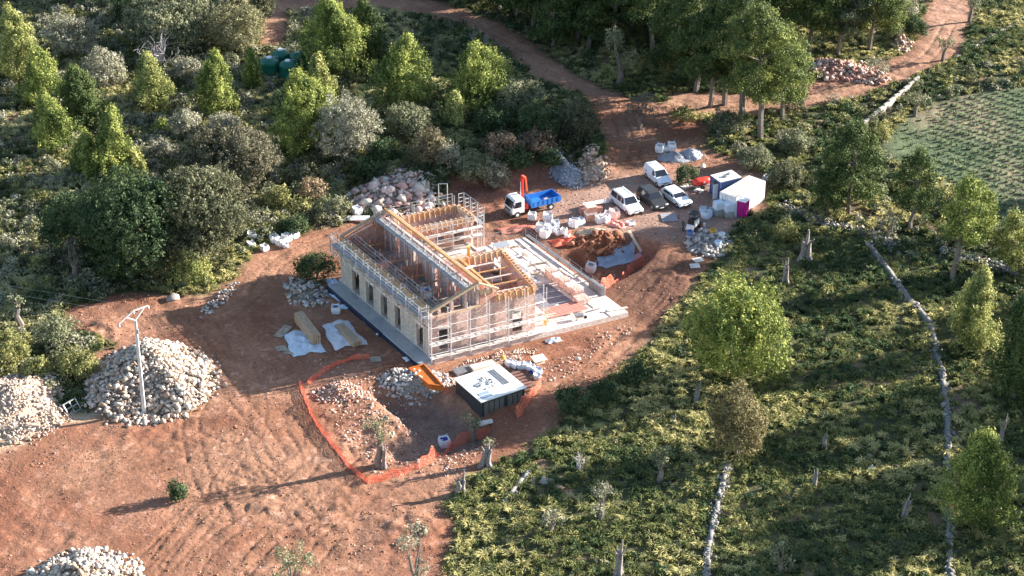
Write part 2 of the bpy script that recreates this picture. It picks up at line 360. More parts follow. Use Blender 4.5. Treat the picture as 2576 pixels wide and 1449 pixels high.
# ---------------------------------------------------------------- foliage
def unit(v): return v/(np.linalg.norm(v, axis=-1, keepdims=True)+1e-9)
def leaf_quads(P, Nrm, size, asp=.55, rnd=.8, r=rng):
    """quads centred at P facing roughly Nrm"""
    n = len(P); nn = unit(Nrm + rnd*r.normal(size=(n, 3)))
    t = unit(np.cross(nn, r.normal(size=(n, 3)))); b = np.cross(nn, t)
    s = (size*(.6+.8*r.random(n)))[:, None]; w = s*asp
    V = np.stack([P-t*s-b*w*.5, P+b*w, P+t*s+b*w*.2, P-b*w*.8], 1).reshape(-1, 3)
    return V, np.arange(4*n).reshape(n, 4)
def lobes(d, amp, k, r):
    o = 0
    for i in range(5):
        q = r.normal(size=3)*k; o = o+np.sin(d@q+r.random()*6.28)
    return 1+amp*o/2.2
def crown_blob(center, rad, dens, lsz, cols, r, amp=.16, k=2.6, per=13, inner=.15, clump=.34, up=0.0, lowcut=-.55):
    """irregular leafy blob: clumps on a lobed shell. returns V,F,C"""
    cx = np.array(center, float); rad = np.array(rad, float)
    area = 4*PI*((rad[0]*rad[1])**1.6/3+(rad[0]*rad[2])**1.6/3+(rad[1]*rad[2])**1.6/3)**(1/1.6)
    n = max(10, int(area*dens))
    d = unit(r.normal(size=(n, 3))); d = d[d[:, 2] > lowcut]; n = len(d)
    shell = lobes(d, amp, k, r)*(1-.42*r.random(n)**2.2)
    c = cx+d*rad*shell[:, None]
    tone = r.random(n); big = np.clip(.5+.5*np.sin(d@(r.normal(size=3)*3)+r.random()*6), 0, 1)
    tone = np.clip(.65*tone+.35*big, 0, 1)
    m = per; P = np.repeat(c, m, 0); off = r.normal(size=(n*m, 3))*clump*.55; off[:, 2] *= (1+up)
    D = np.repeat(d, m, 0); P = P+off
    nr = unit(D*.8+unit(off)*.9+np.array([0, 0, .25]))
    V, Fq = leaf_quads(P, nr, lsz, .55, .6, r)
    ca, cb, cc = [np.array(x) for x in cols]      # dark, mid, light
    tt = np.repeat(tone, m)+r.normal(size=n*m)*.10; tt = np.clip(tt, 0, 1)[:, None]
    C = np.where(tt < .5, ca+(cb-ca)*tt*2, cb+(cc-cb)*(tt*2-1))
    return V, Fq, C
def cat_(parts):
    Vs, Fs, Cs = [], [], []; b = 0
    for V, Fq, C in parts:
        Vs.append(V); Fs.append(Fq+b); Cs.append(C); b += len(V)
    return np.concatenate(Vs), np.concatenate(Fs), np.concatenate(Cs)
# leaf colours dark / mid / light
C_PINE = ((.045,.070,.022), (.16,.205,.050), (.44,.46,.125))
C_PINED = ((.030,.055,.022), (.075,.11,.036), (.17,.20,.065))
C_PINEP = ((.08,.10,.035), (.27,.29,.09), (.56,.54,.20))
C_OAK = ((.040,.050,.025), (.105,.112,.060), (.22,.215,.125))
C_OLIVE = ((.085,.095,.055), (.20,.21,.12), (.37,.37,.22))
C_GREYB = ((.12,.12,.085), (.29,.28,.20), (.52,.50,.36))
C_PINET = ((.035,.060,.024), (.11,.145,.045), (.34,.36,.10))
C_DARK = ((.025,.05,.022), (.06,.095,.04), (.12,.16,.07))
C_BROWN = ((.10,.075,.05), (.20,.145,.10), (.30,.23,.15))
C_YEL = ((.10,.11,.04), (.24,.24,.085), (.42,.39,.16))

def pine_young(h, wd, cols, r):
    parts = []
    # shoots on a tiered cone
    n = int(19*wd*h)+50
    z = h*(.10+.88*r.random(n)**.85); th = r.random(n)*2*PI
    tier = .80+.20*np.sin(z/h*PI*2*6+th*2)
    a0 = r.random(4)*6.28
    lob = 1+.20*np.sin(2*th+a0[3])+.22*np.sin(3*th+a0[0]+z*1.1)+.16*np.sin(5*th+a0[1]-z*1.9)
    env = (1-((z/h-.22).clip(0)/.80))**.72*np.clip(z/h*4.2, .35, 1)
    rr = wd/2*env*tier*lob*(1-.50*r.random(n)**2.0)
    c = np.stack([rr*np.cos(th), rr*np.sin(th), z], 1)
    D = unit(np.stack([np.cos(th), np.sin(th), .55*np.ones(n)], 1))
    ax = .12*wd*np.array([math.cos(a0[2]), math.sin(a0[2])]); c[:, :2] += ax*np.sin(z/h*3.1)[:, None]
    m = 18; P = np.repeat(c, m, 0); off = r.normal(size=(n*m, 3))*np.array([.15, .15, .36])
    Dm = np.repeat(D, m, 0); nr = unit(Dm*.8+unit(off*np.array([1, 1, .3]))*.9)
    V, Fq = leaf_quads(P+off, nr, .135, .45, .5, r)
    ca, cb, cc = [np.array(x) for x in cols]
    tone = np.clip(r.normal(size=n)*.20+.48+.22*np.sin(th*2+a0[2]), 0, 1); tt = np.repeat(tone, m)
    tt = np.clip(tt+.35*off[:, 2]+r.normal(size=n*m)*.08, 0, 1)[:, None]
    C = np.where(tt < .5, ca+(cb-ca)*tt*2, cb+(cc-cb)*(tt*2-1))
    parts.append((V, Fq, C)); return cat_(parts)
def limb_tube(mb, a, b, r0, r1, r, sag=0.0, n=4, jitter=.12):
    a = np.array(a, float); b = np.array(b, float); L = np.linalg.norm(b-a); P = []; Rr = []
    for i in range(n+1):
        t = i/n; p = a+(b-a)*t+r.normal(size=3)*L*jitter*.35*(0 < i < n); p[2] += sag*math.sin(t*PI)
        P.append(p); Rr.append(r0+(r1-r0)*t)
    mb.tube(P, Rr, 6); return P

TREES = []
def tree(kind, u, v, vt, wpx, label, cols=None, cat='tree', name=None, group=None, seed=None, trunk=None):
    base = G(u, v); h = max(.6, zat(base, vt)); dp = depth(base); wd = wpx*dp/F
    r = np.random.default_rng(seed if seed is not None else int(u*31+v*7) % 99991)
    parts = []; tb = MB(); NM = {'pine': 'pine_tree', 'tall': 'pine_tree', 'dome': 'shrub', 'olive': 'olive_tree', 'oak': 'oak_tree', 'col': 'shrub'}
    if kind == 'pine':
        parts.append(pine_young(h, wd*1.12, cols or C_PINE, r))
        limb_tube(tb, (0, 0, -.3), (r.normal()*.1, r.normal()*.1, h*.9), .06+.022*h, .03, r, n=6, jitter=.03)
        for k in range(5):
            a = r.random()*6.28; zz = h*(.25+.12*k); tb.tube([(0, 0, zz), (math.cos(a)*wd*.28, math.sin(a)*wd*.28, zz+.35)], [.05, .02], 5)
    elif kind == 'tall':
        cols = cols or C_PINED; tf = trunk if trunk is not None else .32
        lean = r.normal(size=2)*.04*h
        top = (lean[0], lean[1], h*.93); tr = .10+.020*h
        P = limb_tube(tb, (0, 0, -.3), top, tr, tr*.25, r, n=7, jitter=.03)
        nb = 17
        for k in range(nb):
            t = tf+(1-tf)*(k+.3)/nb; zc = h*t*.97
            spread = wd*.33*math.sin(min(1, (1-t)/(1-tf)*1.25+.12)*PI*.62)
            a = k*2.4+r.random()*.9; cx = lean[0]*t+math.cos(a)*spread; cy = lean[1]*t+math.sin(a)*spread
            br = wd*(.13+.085*r.random())*(1-.35*max(0, t-.75)/.25)
            base_z = max(zc-h*.07, h*tf*.7)
            limb_tube(tb, (lean[0]*t, lean[1]*t, base_z), (cx, cy, zc), tr*.35, .03, r, n=3)
            parts.append(crown_blob((cx, cy, zc), (br*1.2, br*1.2, br*.42), 3.4, .14, cols, r, amp=.30, k=3.6, per=22, clump=.42, up=.35, lowcut=-.7))
        parts.append(crown_blob((lean[0], lean[1], h*.93-.2), (wd*.17, wd*.17, h*.09+.3), 3.0, .15, cols, r, amp=.28, per=20, clump=.40, up=.6))
    elif kind in ('dome', 'oak', 'col'):
        cols = cols or C_OAK; zr = h*.49; wd *= .86; pine_ = cols in (C_PINE, C_PINEP)
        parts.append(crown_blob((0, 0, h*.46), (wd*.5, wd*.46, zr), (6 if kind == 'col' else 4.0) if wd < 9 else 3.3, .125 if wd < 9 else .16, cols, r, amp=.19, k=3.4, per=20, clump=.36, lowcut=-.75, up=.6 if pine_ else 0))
        ns = 3 if wd < 3.5 else (5 if wd < 8 else 9)
        for k in range(ns):
            a = r.random()*6.28; q = wd*.5*(.45+.25*r.random()); bz = h*(.35+.35*r.random()); br = wd*(.17+.09*r.random())
            parts.append(crown_blob((math.cos(a)*q, math.sin(a)*q, bz), (br, br, br*.85*min(1, h/wd*1.4)), 3.0, .125, cols, r, amp=.26, per=18, clump=.34, up=.6 if pine_ else 0))
        for k in range(3):
            a = r.random()*6.28; tb.tube([(math.cos(a)*.12, math.sin(a)*.12, -.3), (math.cos(a)*wd*.13, math.sin(a)*wd*.13, h*.6)], [.05+.012*h, .03], 5)
    elif kind == 'olive':
        cols = cols or C_OLIVE; tf = trunk if trunk is not None else .42
        tr = .10+.035*h
        limb_tube(tb, (0, 0, -.3), (.1, .05, h*tf), tr*1.5, tr, r, n=3)
        for k in range(5):
            a = k*1.3+r.random(); q = wd*.28*(.5+.8*r.random()); zc = h*(tf+.12+(.86-tf)*r.random())
            limb_tube(tb, (.1, .05, h*tf*.95), (math.cos(a)*q, math.sin(a)*q, zc), tr*.5, .025, r, n=3)
            br = wd*(.20+.08*r.random())
            parts.append(crown_blob((math.cos(a)*q, math.sin(a)*q, zc), (br, br, min(br, h*.28)), 2.6, .12, cols, r, amp=.28, k=3, per=9, clump=.30))
    V, Fq, C = cat_(parts)
    zlo = V[:, 2] < .02; V[zlo, 2] = .02+.1*r.random(zlo.sum())
    nm = name or NM[kind]; root = empty(nm, base, r.random()*.01)
    tag(root, label, cat, group)
    link('crown', np_mesh('crown', V, Fq, C), M_LEAF, root)
    tb.obj('trunk', M_BARK, root)
    TREES.append(root); return root

def dead_shrub(u, v, vt, wpx, label, m=None, stems=16, name='dead_shrub', cat='shrub', group=None):
    base = G(u, v); h = max(.5, zat(base, vt)); wd = wpx*depth(base)/F; r = np.random.default_rng(int(u+v*3)); tb = MB()
    for k in range(stems):
        a = r.random()*6.28; q = wd*.5*r.random()**.6; zt = h*(.55+.45*r.random())*(1-.3*q/wd)
        P = limb_tube(tb, (0, 0, -.1), (math.cos(a)*q, math.sin(a)*q, zt), .05+.01*h, .018, r, n=4)
        for j in range(5):
            s = P[2+(j % 3)]; e = s+r.normal(size=3)*wd*.12; e[2] = s[2]+abs(r.normal())*h*.14
            tb.tube([s, e], [.028, .012], 4)
    return tag(tb.obj(name, m or M_DEAD, loc=base), label, cat, group)
def stump(u, v, vt, wpx, label, lean=0.0, tuft=False):
    wpx *= .8; base = G(u, v); h = max(.5, zat(base, vt)); wd = wpx*depth(base)/F; r = np.random.default_rng(int(u*5+v)); tb = MB()
    for k in range(4):
        a = k*1.6+r.random(); q = wd*.16
        pts = [(math.cos(a)*q*2.0, math.sin(a)*q*2.0, -.2), (math.cos(a)*q*1.0, math.sin(a)*q*1.0, h*.2), (math.cos(a+.5)*q*.9+lean*.4, math.sin(a+.5)*q*.9, h*.5),
               (math.cos(a+.2)*wd*.22+lean, math.sin(a+.2)*wd*.22, h*(.7+.3*(k == 0)))]
        tb.tube(pts, [wd*.20, wd*.16, wd*.13, wd*.05], 7)
    for k in range(3):
        a = r.random()*6.28; tb.tube([(0, 0, h*.5), (math.cos(a)*wd*.4+lean, math.sin(a)*wd*.4, h*(.75+.2*r.random()))], [wd*.09, wd*.03], 6)
    root = empty('tree_stump', base); tag(root, label, 'tree stump')
    tb.obj('trunk', mat('grey_stump', (.24,.21,.195), .95, 0, .5, 5, .6), root)
    if tuft:
        V, Fq, C = crown_blob((lean, 0, h*1.0), (wd*.40, wd*.40, wd*.30), 3, .12, C_OLIVE, r, per=9, clump=.25)
        link('crown', np_mesh('crown', V, Fq, C), M_LEAF, root)
    return root
# ---------------------------------------------------------------- trees one can tell apart: kind, u, base v, top v, width
T = tree
# north-west hillside
T('pine',38,205,20,118,'bright yellow-green young pine at the left edge, highest on the slope',C_PINEP)
T('pine',103,255,122,112,'yellow-green young pine below the pale grey bushes at far left',C_PINE)
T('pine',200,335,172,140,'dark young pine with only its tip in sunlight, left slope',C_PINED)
T('pine',122,372,242,132,'bright cone-shaped young pine above the straw-coloured grass, left slope',C_PINE)
T('pine',378,268,138,112,'pale yellow-green pine directly below the leafless grey shrub',C_PINEP)
T('pine',555,292,132,104,'narrow bright green pine left of the green water tanks',C_PINE)
T('pine',632,225,126,54,'thin young pine touching the left side of the green water tanks',C_PINE)
T('pine',806,245,142,84,'pine just right of and below the green water tanks',C_PINEP)
T('pine',830,190,2,190,'tall broad sunlit pine behind and right of the green water tanks',C_PINE)
T('pine',915,150,2,104,'dim narrow pine half hidden behind the tall pine by the tanks',C_PINED)
T('pine',752,375,184,205,'wide open-branched pine in front of the green water tanks',C_PINE)
T('pine',1032,262,92,172,'pointed sunlit pine in the middle of the slope below the dirt track',C_PINE)
T('pine',1192,262,114,186,'rounded sunlit pine next to the dirt track bend',C_PINE)
T('pine',300,445,276,128,'tall ragged young pine above the big dark oak',C_PINE)
T('pine',228,440,336,86,'small pine leaning on the left of the tall ragged pine',C_PINE)
T('pine',335,458,384,84,'short bright pine at the foot of the tall ragged pine',C_PINEP)
T('pine',1150,318,238,64,'small pale pine below the rounded pine beside the track',C_PINEP)
T('pine',470,712,636,112,'little yellow-green pine in front of the big dark oak by the yard',C_PINEP)
T('pine',405,330,305,50,'tiny bright pine sapling in the shaded hollow of the left slope',C_PINE)
T('oak',585,480,318,262,'broad grey-brown domed oak upslope of the largest dark oak',((.06,.06,.035),(.16,.15,.095),(.28,.25,.16)),seed=4)
T('oak',500,650,418,330,'largest dark green oak crown beside the yard',C_OAK)
T('oak',335,690,450,290,'dark shaded oak at the left edge of the dark thicket',C_DARK)
T('oak',190,640,470,190,'deeply shaded oak farther left in the dark thicket',C_DARK)
T('oak',570,600,500,110,'small dark oak lobe between the largest oak and the rubble bags',C_OAK)
T('dome',872,392,242,178,'round grey-green wild olive in sun beside the open-branched pine',C_GREYB,cat='tree')
T('dome',430,120,-30,230,'large grey-green bush at the top of the left slope',C_OLIVE)
T('dome',590,125,2,165,'sunlit yellowish rounded bush above the green tanks',((.09,.09,.045),(.24,.23,.12),(.40,.36,.20)))
T('dome',185,140,35,150,'pale silvery bush near the top left pines',C_GREYB)
T('dome',262,215,128,130,'pale silvery bush below and left of the leafless shrub',C_GREYB)
T('dome',330,60,-20,110,'dim bush in shade at the very top of the left slope',C_DARK)
T('dome',640,60,-60,110,'dark bush overhanging the top of the dirt track stub',C_OAK)
dead_shrub(400,172,84,120,'leafless pale grey shrub with spreading twigs on the left slope',stems=26)
T('dome',470,200,140,80,'small straw-tinted bush right of the leafless shrub',C_GREYB)
T('dome',470,345,275,90,'silvery bush cluster in front of the shaded hollow',C_GREYB)
T('dome',560,345,285,100,'grey bush between the narrow pine and the domed oak',C_GREYB)
T('dome',400,400,350,66,'small silvery bush left of the domed oak',C_GREYB)
T('dome',720,300,230,80,'dark bush at the foot of the open-branched pine',C_DARK)
T('dome',1025,345,262,112,'dull olive bush below the pointed pine',C_OLIVE)
T('dome',1080,410,322,100,'brownish bush between the pointed pine and the boulder heap',((.08,.07,.04),(.19,.16,.09),(.30,.26,.16)))
T('dome',960,400,350,80,'dark bush right of the round wild olive',C_DARK)
T('dome',930,450,395,100,'low dark bush above the boulder heap',C_DARK)
T('dome',1300,275,200,140,'grey-green bush at the lower edge of the track bend',C_OLIVE)
T('dome',1240,330,270,110,'dark bush under the rounded pine',C_DARK)
T('dome',1350,345,262,120,'shaded grey-green bush in the dip below the track',C_DARK)
T('dome',1450,365,250,120,'dark bush at the corner of the track and the yard',((.04,.045,.03),(.09,.10,.06),(.15,.15,.09)))
T('dome',1262,395,338,110,'reddish-brown bush on top of the red earth bank',C_BROWN)
T('dome',1345,380,330,110,'second reddish-brown bush on the red earth bank, nearer the track',C_BROWN)
T('dome',1300,425,366,96,'dark green round bush standing over the blue tipper truck',C_DARK)
T('dome',1385,420,372,66,'small dark bush beside the grey gravel heap',C_DARK)
T('dome',1190,445,385,120,'yellow-green bush on the bank left of the truck crane',C_OLIVE)
T('dome',1250,470,405,70,'tan dry bush directly above the truck crane',C_GREYB)
T('dome',1130,420,355,80,'dim grey bush in the middle of the bank scrub',C_GREYB)
T('dome',850,545,495,70,'grey-green bush left of the boulder heap',C_OLIVE)
T('dome',740,585,545,80,'dark green bush above the white rubble bags',C_DARK)
T('dome',800,560,520,60,'dull low bush beside the old stump near the boulders',C_OAK)
T('dome',795,700,640,110,'dark green bush at the back left corner of the building',C_DARK)
T('dome',700,520,470,70,'dry straw-coloured bush right of the domed oak',C_YEL)
T('dome',785,500,450,80,'dry tan bush between the oak and the boulder heap',((.16,.11,.06),(.34,.25,.15),(.48,.37,.24)))
dead_shrub(1230,440,410,60,'small grey leafless bush on the bank above the yard',stems=14)
# left edge of the yard
T('olive',50,830,742,36,'spindly little tree with a bare pale trunk at the left edge',C_OLIVE,trunk=.6)
T('olive',190,715,612,64,'grey shaded tree with a pale forked trunk in the dark thicket',((.06,.065,.05),(.13,.14,.11),(.20,.20,.16)),trunk=.4)
T('dome',142,880,792,92,'silvery grey rounded bush above the left rubble heap',C_OLIVE)
T('dome',25,930,830,110,'yellow-green bush at the left edge above the left rubble heap',C_YEL)
T('dome',105,760,720,70,'low dark bush at the left end of the thicket',C_DARK)
T('dome',195,955,885,120,'yellow-green bush between the two white rubble heaps',C_YEL)
T('dome',95,960,900,90,'bright grassy bush left of the largest rubble heap',C_YEL)
T('col',446,1256,1211,46,'single small clipped dark green bush alone on the red soil',C_DARK)
T('olive',955,1172,1048,70,'pale olive tree with a gnarled trunk inside the orange mesh',C_OLIVE,trunk=.45)
T('olive',1190,1110,1048,46,'small tufted olive growing from the twisted stump at the mesh corner',C_OLIVE,trunk=.5)
T('olive',735,1500,1368,122,'grey-green olive cut by the bottom edge of the view',C_OLIVE,trunk=.2)
T('olive',1048,1500,1338,92,'thin pale olive at the bottom edge beside the grass',C_GREYB,trunk=.2)
# track junction and pine group
T('olive',1557,212,88,92,'silvery olive standing alone in the shade above the junction',C_OLIVE,trunk=.28)
T('olive',1610,325,232,92,'thin almost leafless olive on the bare earth of the junction',((.10,.085,.07),(.19,.165,.13),(.27,.24,.18)),trunk=.35)
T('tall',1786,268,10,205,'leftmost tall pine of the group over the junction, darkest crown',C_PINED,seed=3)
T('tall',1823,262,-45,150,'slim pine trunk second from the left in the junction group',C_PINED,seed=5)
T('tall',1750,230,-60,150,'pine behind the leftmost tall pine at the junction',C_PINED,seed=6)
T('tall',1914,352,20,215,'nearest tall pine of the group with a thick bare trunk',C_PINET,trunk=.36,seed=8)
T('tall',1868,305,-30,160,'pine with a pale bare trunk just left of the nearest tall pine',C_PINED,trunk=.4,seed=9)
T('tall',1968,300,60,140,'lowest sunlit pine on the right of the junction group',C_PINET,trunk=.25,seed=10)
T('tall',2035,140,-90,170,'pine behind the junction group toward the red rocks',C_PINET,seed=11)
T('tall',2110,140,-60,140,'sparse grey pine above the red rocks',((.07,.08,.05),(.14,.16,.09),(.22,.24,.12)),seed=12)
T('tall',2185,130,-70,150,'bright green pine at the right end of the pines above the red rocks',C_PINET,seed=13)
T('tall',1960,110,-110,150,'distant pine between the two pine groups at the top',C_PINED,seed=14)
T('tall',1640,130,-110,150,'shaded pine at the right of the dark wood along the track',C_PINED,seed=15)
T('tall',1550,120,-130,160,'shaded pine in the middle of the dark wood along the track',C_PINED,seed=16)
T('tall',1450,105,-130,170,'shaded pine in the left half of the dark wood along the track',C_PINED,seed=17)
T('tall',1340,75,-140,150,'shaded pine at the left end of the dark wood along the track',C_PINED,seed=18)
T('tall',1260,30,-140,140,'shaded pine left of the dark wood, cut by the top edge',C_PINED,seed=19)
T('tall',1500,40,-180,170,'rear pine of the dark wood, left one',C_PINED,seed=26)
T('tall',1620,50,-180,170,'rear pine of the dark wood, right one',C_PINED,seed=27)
T('tall',2270,80,-80,80,'pale thin pine at the top right beside the track',C_GREYB,seed=20)
T('dome',2298,92,38,72,'dark round bush on the near side of the right-hand track',C_DARK)
T('dome',2250,105,60,50,'olive-coloured bush left of the dark round bush by the track',C_OLIVE)
T('olive',2440,55,-15,62,'thin grey olive near the top right field corner',C_OLIVE,trunk=.5)
T('olive',2372,152,92,56,'small grey olive in the bend of the right-hand track',C_OLIVE,trunk=.35)
T('olive',2205,205,150,66,'silvery olive standing before the red rock bank',C_GREYB,trunk=.3)
T('olive',2302,292,215,60,'grey olive beside the straight white wall near the field',C_OLIVE,trunk=.3)
T('dome',1995,275,225,60,'grey-green bush under the right of the junction pines',C_OLIVE)
T('dome',2215,352,315,60,'yellow-green bush below the straight white wall',C_YEL)
T('dome',1720,300,270,70,'sunlit low bush under the junction pines, left',C_YEL)
T('dome',1830,330,285,110,'grey-green bush between the pine trunks of the junction group',C_OLIVE)
T('dome',1728,460,415,66,'dark green bush between the white van and the grey sand heaps',C_DARK)
T('dome',1900,420,370,90,'dull bush above the site containers',C_OLIVE)
T('dome',1975,470,410,110,'dark green bush right of the site containers',C_OAK)
T('dome',2000,385,330,90,'mixed bush downhill of the nearest tall pine',C_OLIVE)
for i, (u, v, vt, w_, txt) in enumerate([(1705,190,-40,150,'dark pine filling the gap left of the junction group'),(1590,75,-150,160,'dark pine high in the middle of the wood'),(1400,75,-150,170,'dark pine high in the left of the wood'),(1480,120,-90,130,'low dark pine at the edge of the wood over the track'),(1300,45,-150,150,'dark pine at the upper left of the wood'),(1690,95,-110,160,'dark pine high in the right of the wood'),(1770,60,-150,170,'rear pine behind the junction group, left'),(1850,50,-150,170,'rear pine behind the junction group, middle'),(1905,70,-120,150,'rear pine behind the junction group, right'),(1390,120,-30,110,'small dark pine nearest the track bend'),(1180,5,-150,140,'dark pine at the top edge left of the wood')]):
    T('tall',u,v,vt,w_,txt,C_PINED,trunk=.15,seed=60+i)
# right side pines
T('tall',2135,535,318,160,'tall dark pine on the near edge of the crop field',C_PINED,trunk=.2,seed=21)
T('tall',2085,540,415,90,'smaller pine left of the tall dark pine by the field',C_PINED,trunk=.2,seed=22)
T('tall',2292,582,382,112,'narrow pine with a dark bare trunk before the crop field',C_PINED,trunk=.3,seed=23)
T('tall',2395,705,452,105,'pine with a long thin bare trunk beside the old stone wall',C_PINE,trunk=.42,seed=24)
T('tall',2440,610,462,120,'bushy sunlit pine behind the long bare trunk',C_PINE,trunk=.2,seed=25)
T('tall',2545,690,538,105,'pine at the right edge below the crop field',C_PINEP,trunk=.2,seed=28)
T('pine',2456,885,680,128,'bright pointed pine right of the winding stone wall',C_PINEP)
T('pine',2548,1000,745,150,'dark pine with a lit top at the right edge of the slope',C_PINED)
T('pine',2452,1330,1092,192,'large dark green pine with a bright tip at lower right',C_PINE)
T('dome',1850,955,690,262,'largest bright green pine crown alone below the yard',C_PINE,cat='tree',name='pine_tree',seed=31)
T('oak',1852,1150,972,162,'brown-tinged oak standing over the lower stone wall',((.08,.07,.035),(.19,.16,.075),(.31,.27,.13)),seed=32)
T('olive',1512,1305,1218,56,'pale olive sapling in the tussock grass, right one of a pair',C_GREYB,trunk=.25)
T('olive',1386,1345,1274,58,'pale olive sapling in the tussock grass, left one of a pair',C_GREYB,trunk=.25)
T('olive',1660,1215,1125,60,'thin grey sapling among the sunlit tussocks',C_OLIVE,trunk=.35)
T('olive',2232,600,545,62,'silvery olive bush by the collapsed stone wall',C_GREYB,trunk=.15)
T('dome',1975,600,555,70,'yellowish bush behind the big forked stump',C_YEL)
T('olive',1960,1440,1370,54,'pale sapling near the bottom edge right of the lower wall',C_OLIVE,trunk=.3)
T('dome',1440,1040,975,100,'dark bush at the edge of the yard below the building',C_DARK)
T('dome',1515,1010,960,90,'dark bush on the shaded yard edge left of the big lone pine',C_DARK)
T('dome',1600,960,905,90,'dark bush touching the left side of the big lone pine',C_DARK)
dead_shrub(1455,1185,1130,60,'bare white fallen branches lying in the tussock grass',stems=7,name='fallen_branches',cat='branches')
# gnarled stumps
stump(1975,712,650,34,'grey split stump above the big lone pine, nearer one')
stump(2025,655,582,62,'big forked grey stump below the collapsed wall')
stump(1752,1010,960,30,'grey twisted stump at the foot of the big lone pine',.2)
stump(1695,1065,1040,22,'small grey stump in the sunlit grass left of the brown oak')
stump(2048,1222,1182,34,'pale knotty stump with a thin pole above it',.1)
stump(2072,1128,1085,26,'pale stump halfway between the two stone walls',.1)
stump(2275,1305,1242,34,'curved grey stump at lower right left of the dark pine',.25)
stump(2516,1118,1042,26,'slender grey stump at the right edge',.2)
stump(1555,1450,1362,50,'thick dark stump at the bottom edge in the grass',.1)
stump(1222,1172,1112,58,'twisted hollow olive stump at the corner of the orange mesh',.2,True)
stump(1158,1245,1190,56,'hollow ragged stump between the soil and the grass',.1)
stump(966,1175,1120,26,'hollow gnarled trunk standing right against the pale olive',.05)
stump(1655,1170,1150,20,'thin grey stump at the edge of the lower tussocks')
stump(820,552,515,40,'grey-blue hollow stump left of the boulder heap')
stump(1188,108,78,30,'pale grey stump beside the track bend, left of two')
stump(1222,112,84,28,'pale grey stump beside the track bend, right of two')
stump(2185,1160,1140,18,'very small grey stump under the winding wall')
stump(1340,1225,1200,24,'small pale stump in the dry orange grass')
# trees standing just outside the view whose shade falls into it
OFF = [(88,4,15),(92,-8,18),(82,-18,20),(88,-27,22),(80,-36,21),(90,-45,22),(78,-52,19),(96,16,16),(100,34,16),(74,-62,17),(86,-60,20),(76,-27,18),(98,-20,22),(-22,92,15),(-8,96,14),(8,97,15),(22,98,14),(-40,95,13),(-58,93,13),(38,97,13),(96,-54,13),(-75,90,12)]
for i, (x, y, hh) in enumerate(OFF):
    z = float(hz(np.array(x), np.array(y))); r = np.random.default_rng(500+i); parts = []; tb = MB()
    limb_tube(tb, (0, 0, -.3), (0, 0, hh*.9), .4, .08, r, n=5)
    for k in range(7):
        a = k*2.4; t = .35+.6*k/6; q = 2.3*(1.1-t)+.4
        parts.append(crown_blob((math.cos(a)*q, math.sin(a)*q, hh*t), (2.5*(1.25-t*.6), 2.5*(1.25-t*.6), 1.9), 1.2, .42, C_PINED, r, per=9, clump=.6))
    V, Fq, C = cat_(parts); root = empty('pine_tree', (x, y, z))
    tag(root, 'tall pine just beyond the edge of the view, throwing its shade into it', 'tree', 'pines beyond the edge of the view')
    link('crown', np_mesh('crown', V, Fq, C), M_LEAF, root); tb.obj('trunk', M_BARK, root)

# ---------------------------------------------------------------- ground cover nobody could count
hsl = (la > -2.2) & (la < 25.6) & (lb > -1.2) & (lb < 21.8)
m_free = (~(blur(m_soil.astype(float), 2) > .35)) & (~m_field) & (~hsl)
m_uphill = inpoly(UU, VV, [(-200,-200),(1500,-200),(1500,470),(1100,520),(850,565),(640,610),(500,730),(140,770),(250,900),(200,1000),(-200,960)])
m_grass = m_free & ~m_uphill
def scatter(m, dens, r):
    n = int(m.sum()*GS*GS*dens); ii = np.argwhere(m); s = ii[r.integers(len(ii), size=n)]
    return GX[s[:, 0]]+r.random(n)*GS, GY[s[:, 1]]+r.random(n)*GS
def tussocks(x, y, hgt, rad, nb, ca, cb, cc, r, name, label, bw=.026):
    n = len(x); z = hz(x, y); N_ = n*nb
    px = np.repeat(x, nb)+r.normal(size=N_)*.10; py = np.repeat(y, nb)+r.normal(size=N_)*.10; pz = np.repeat(z, nb)-.03
    H_ = np.repeat(hgt, nb)*(.55+.6*r.random(N_)); Rd = np.repeat(rad, nb)*(.25+.95*r.random(N_)); a = r.random(N_)*2*PI
    dx, dy = np.cos(a), np.sin(a); sx, sy = -dy*bw*(1+r.random(N_)), dx*bw*(1+r.random(N_))
    def P(f, hh, ws): return np.stack([px+dx*Rd*f+sx*ws, py+dy*Rd*f+sy*ws, pz+H_*hh], 1)
    V = np.stack([P(0, 0, -.8), P(0, 0, .8), P(.45, .85, 1), P(.45, .85, -1), P(1.0, .80, .5), P(1.0, .80, -.5)], 1).reshape(-1, 3)
    b = np.arange(N_)*6
    Fq = np.stack([np.stack([b, b+1, b+2, b+3], 1), np.stack([b+3, b+2, b+4, b+5], 1)], 1).reshape(-1, 4)
    t1 = fbm(x, y, 9, 3, 80); t = np.clip((t1-.36)*3.4+r.normal(size=n)*.22, 0, 1); tt = np.repeat(t, nb*2)[:, None]
    tt = np.clip(tt+r.normal(size=tt.shape)*.10, 0, 1)
    ca, cb, cc = map(np.array, (ca, cb, cc))
    C = np.where(tt < .5, ca+(cb-ca)*tt*2, cb+(cc-cb)*(tt*2-1))
    o = link(name, np_mesh(name, V, Fq, C), M_LEAF); tag(o, label, 'grass', kind='stuff')
r = np.random.default_rng(11)
x, y = scatter(m_grass, .85, r); n = len(x); keep = vn(x, y, 2.3, 90) > .14; x, y = x[keep], y[keep]; n = len(x)
tussocks(x, y, .45+.45*r.random(n)**1.5, .40+.40*r.random(n), 46, (.05,.085,.032), (.19,.20,.065), (.52,.46,.19), r, 'tussock_grass', 'olive and straw coloured tussock grass covering the slope right of and below the yard')
x, y = scatter(m_uphill & m_free, 1.2, r); n = len(x)
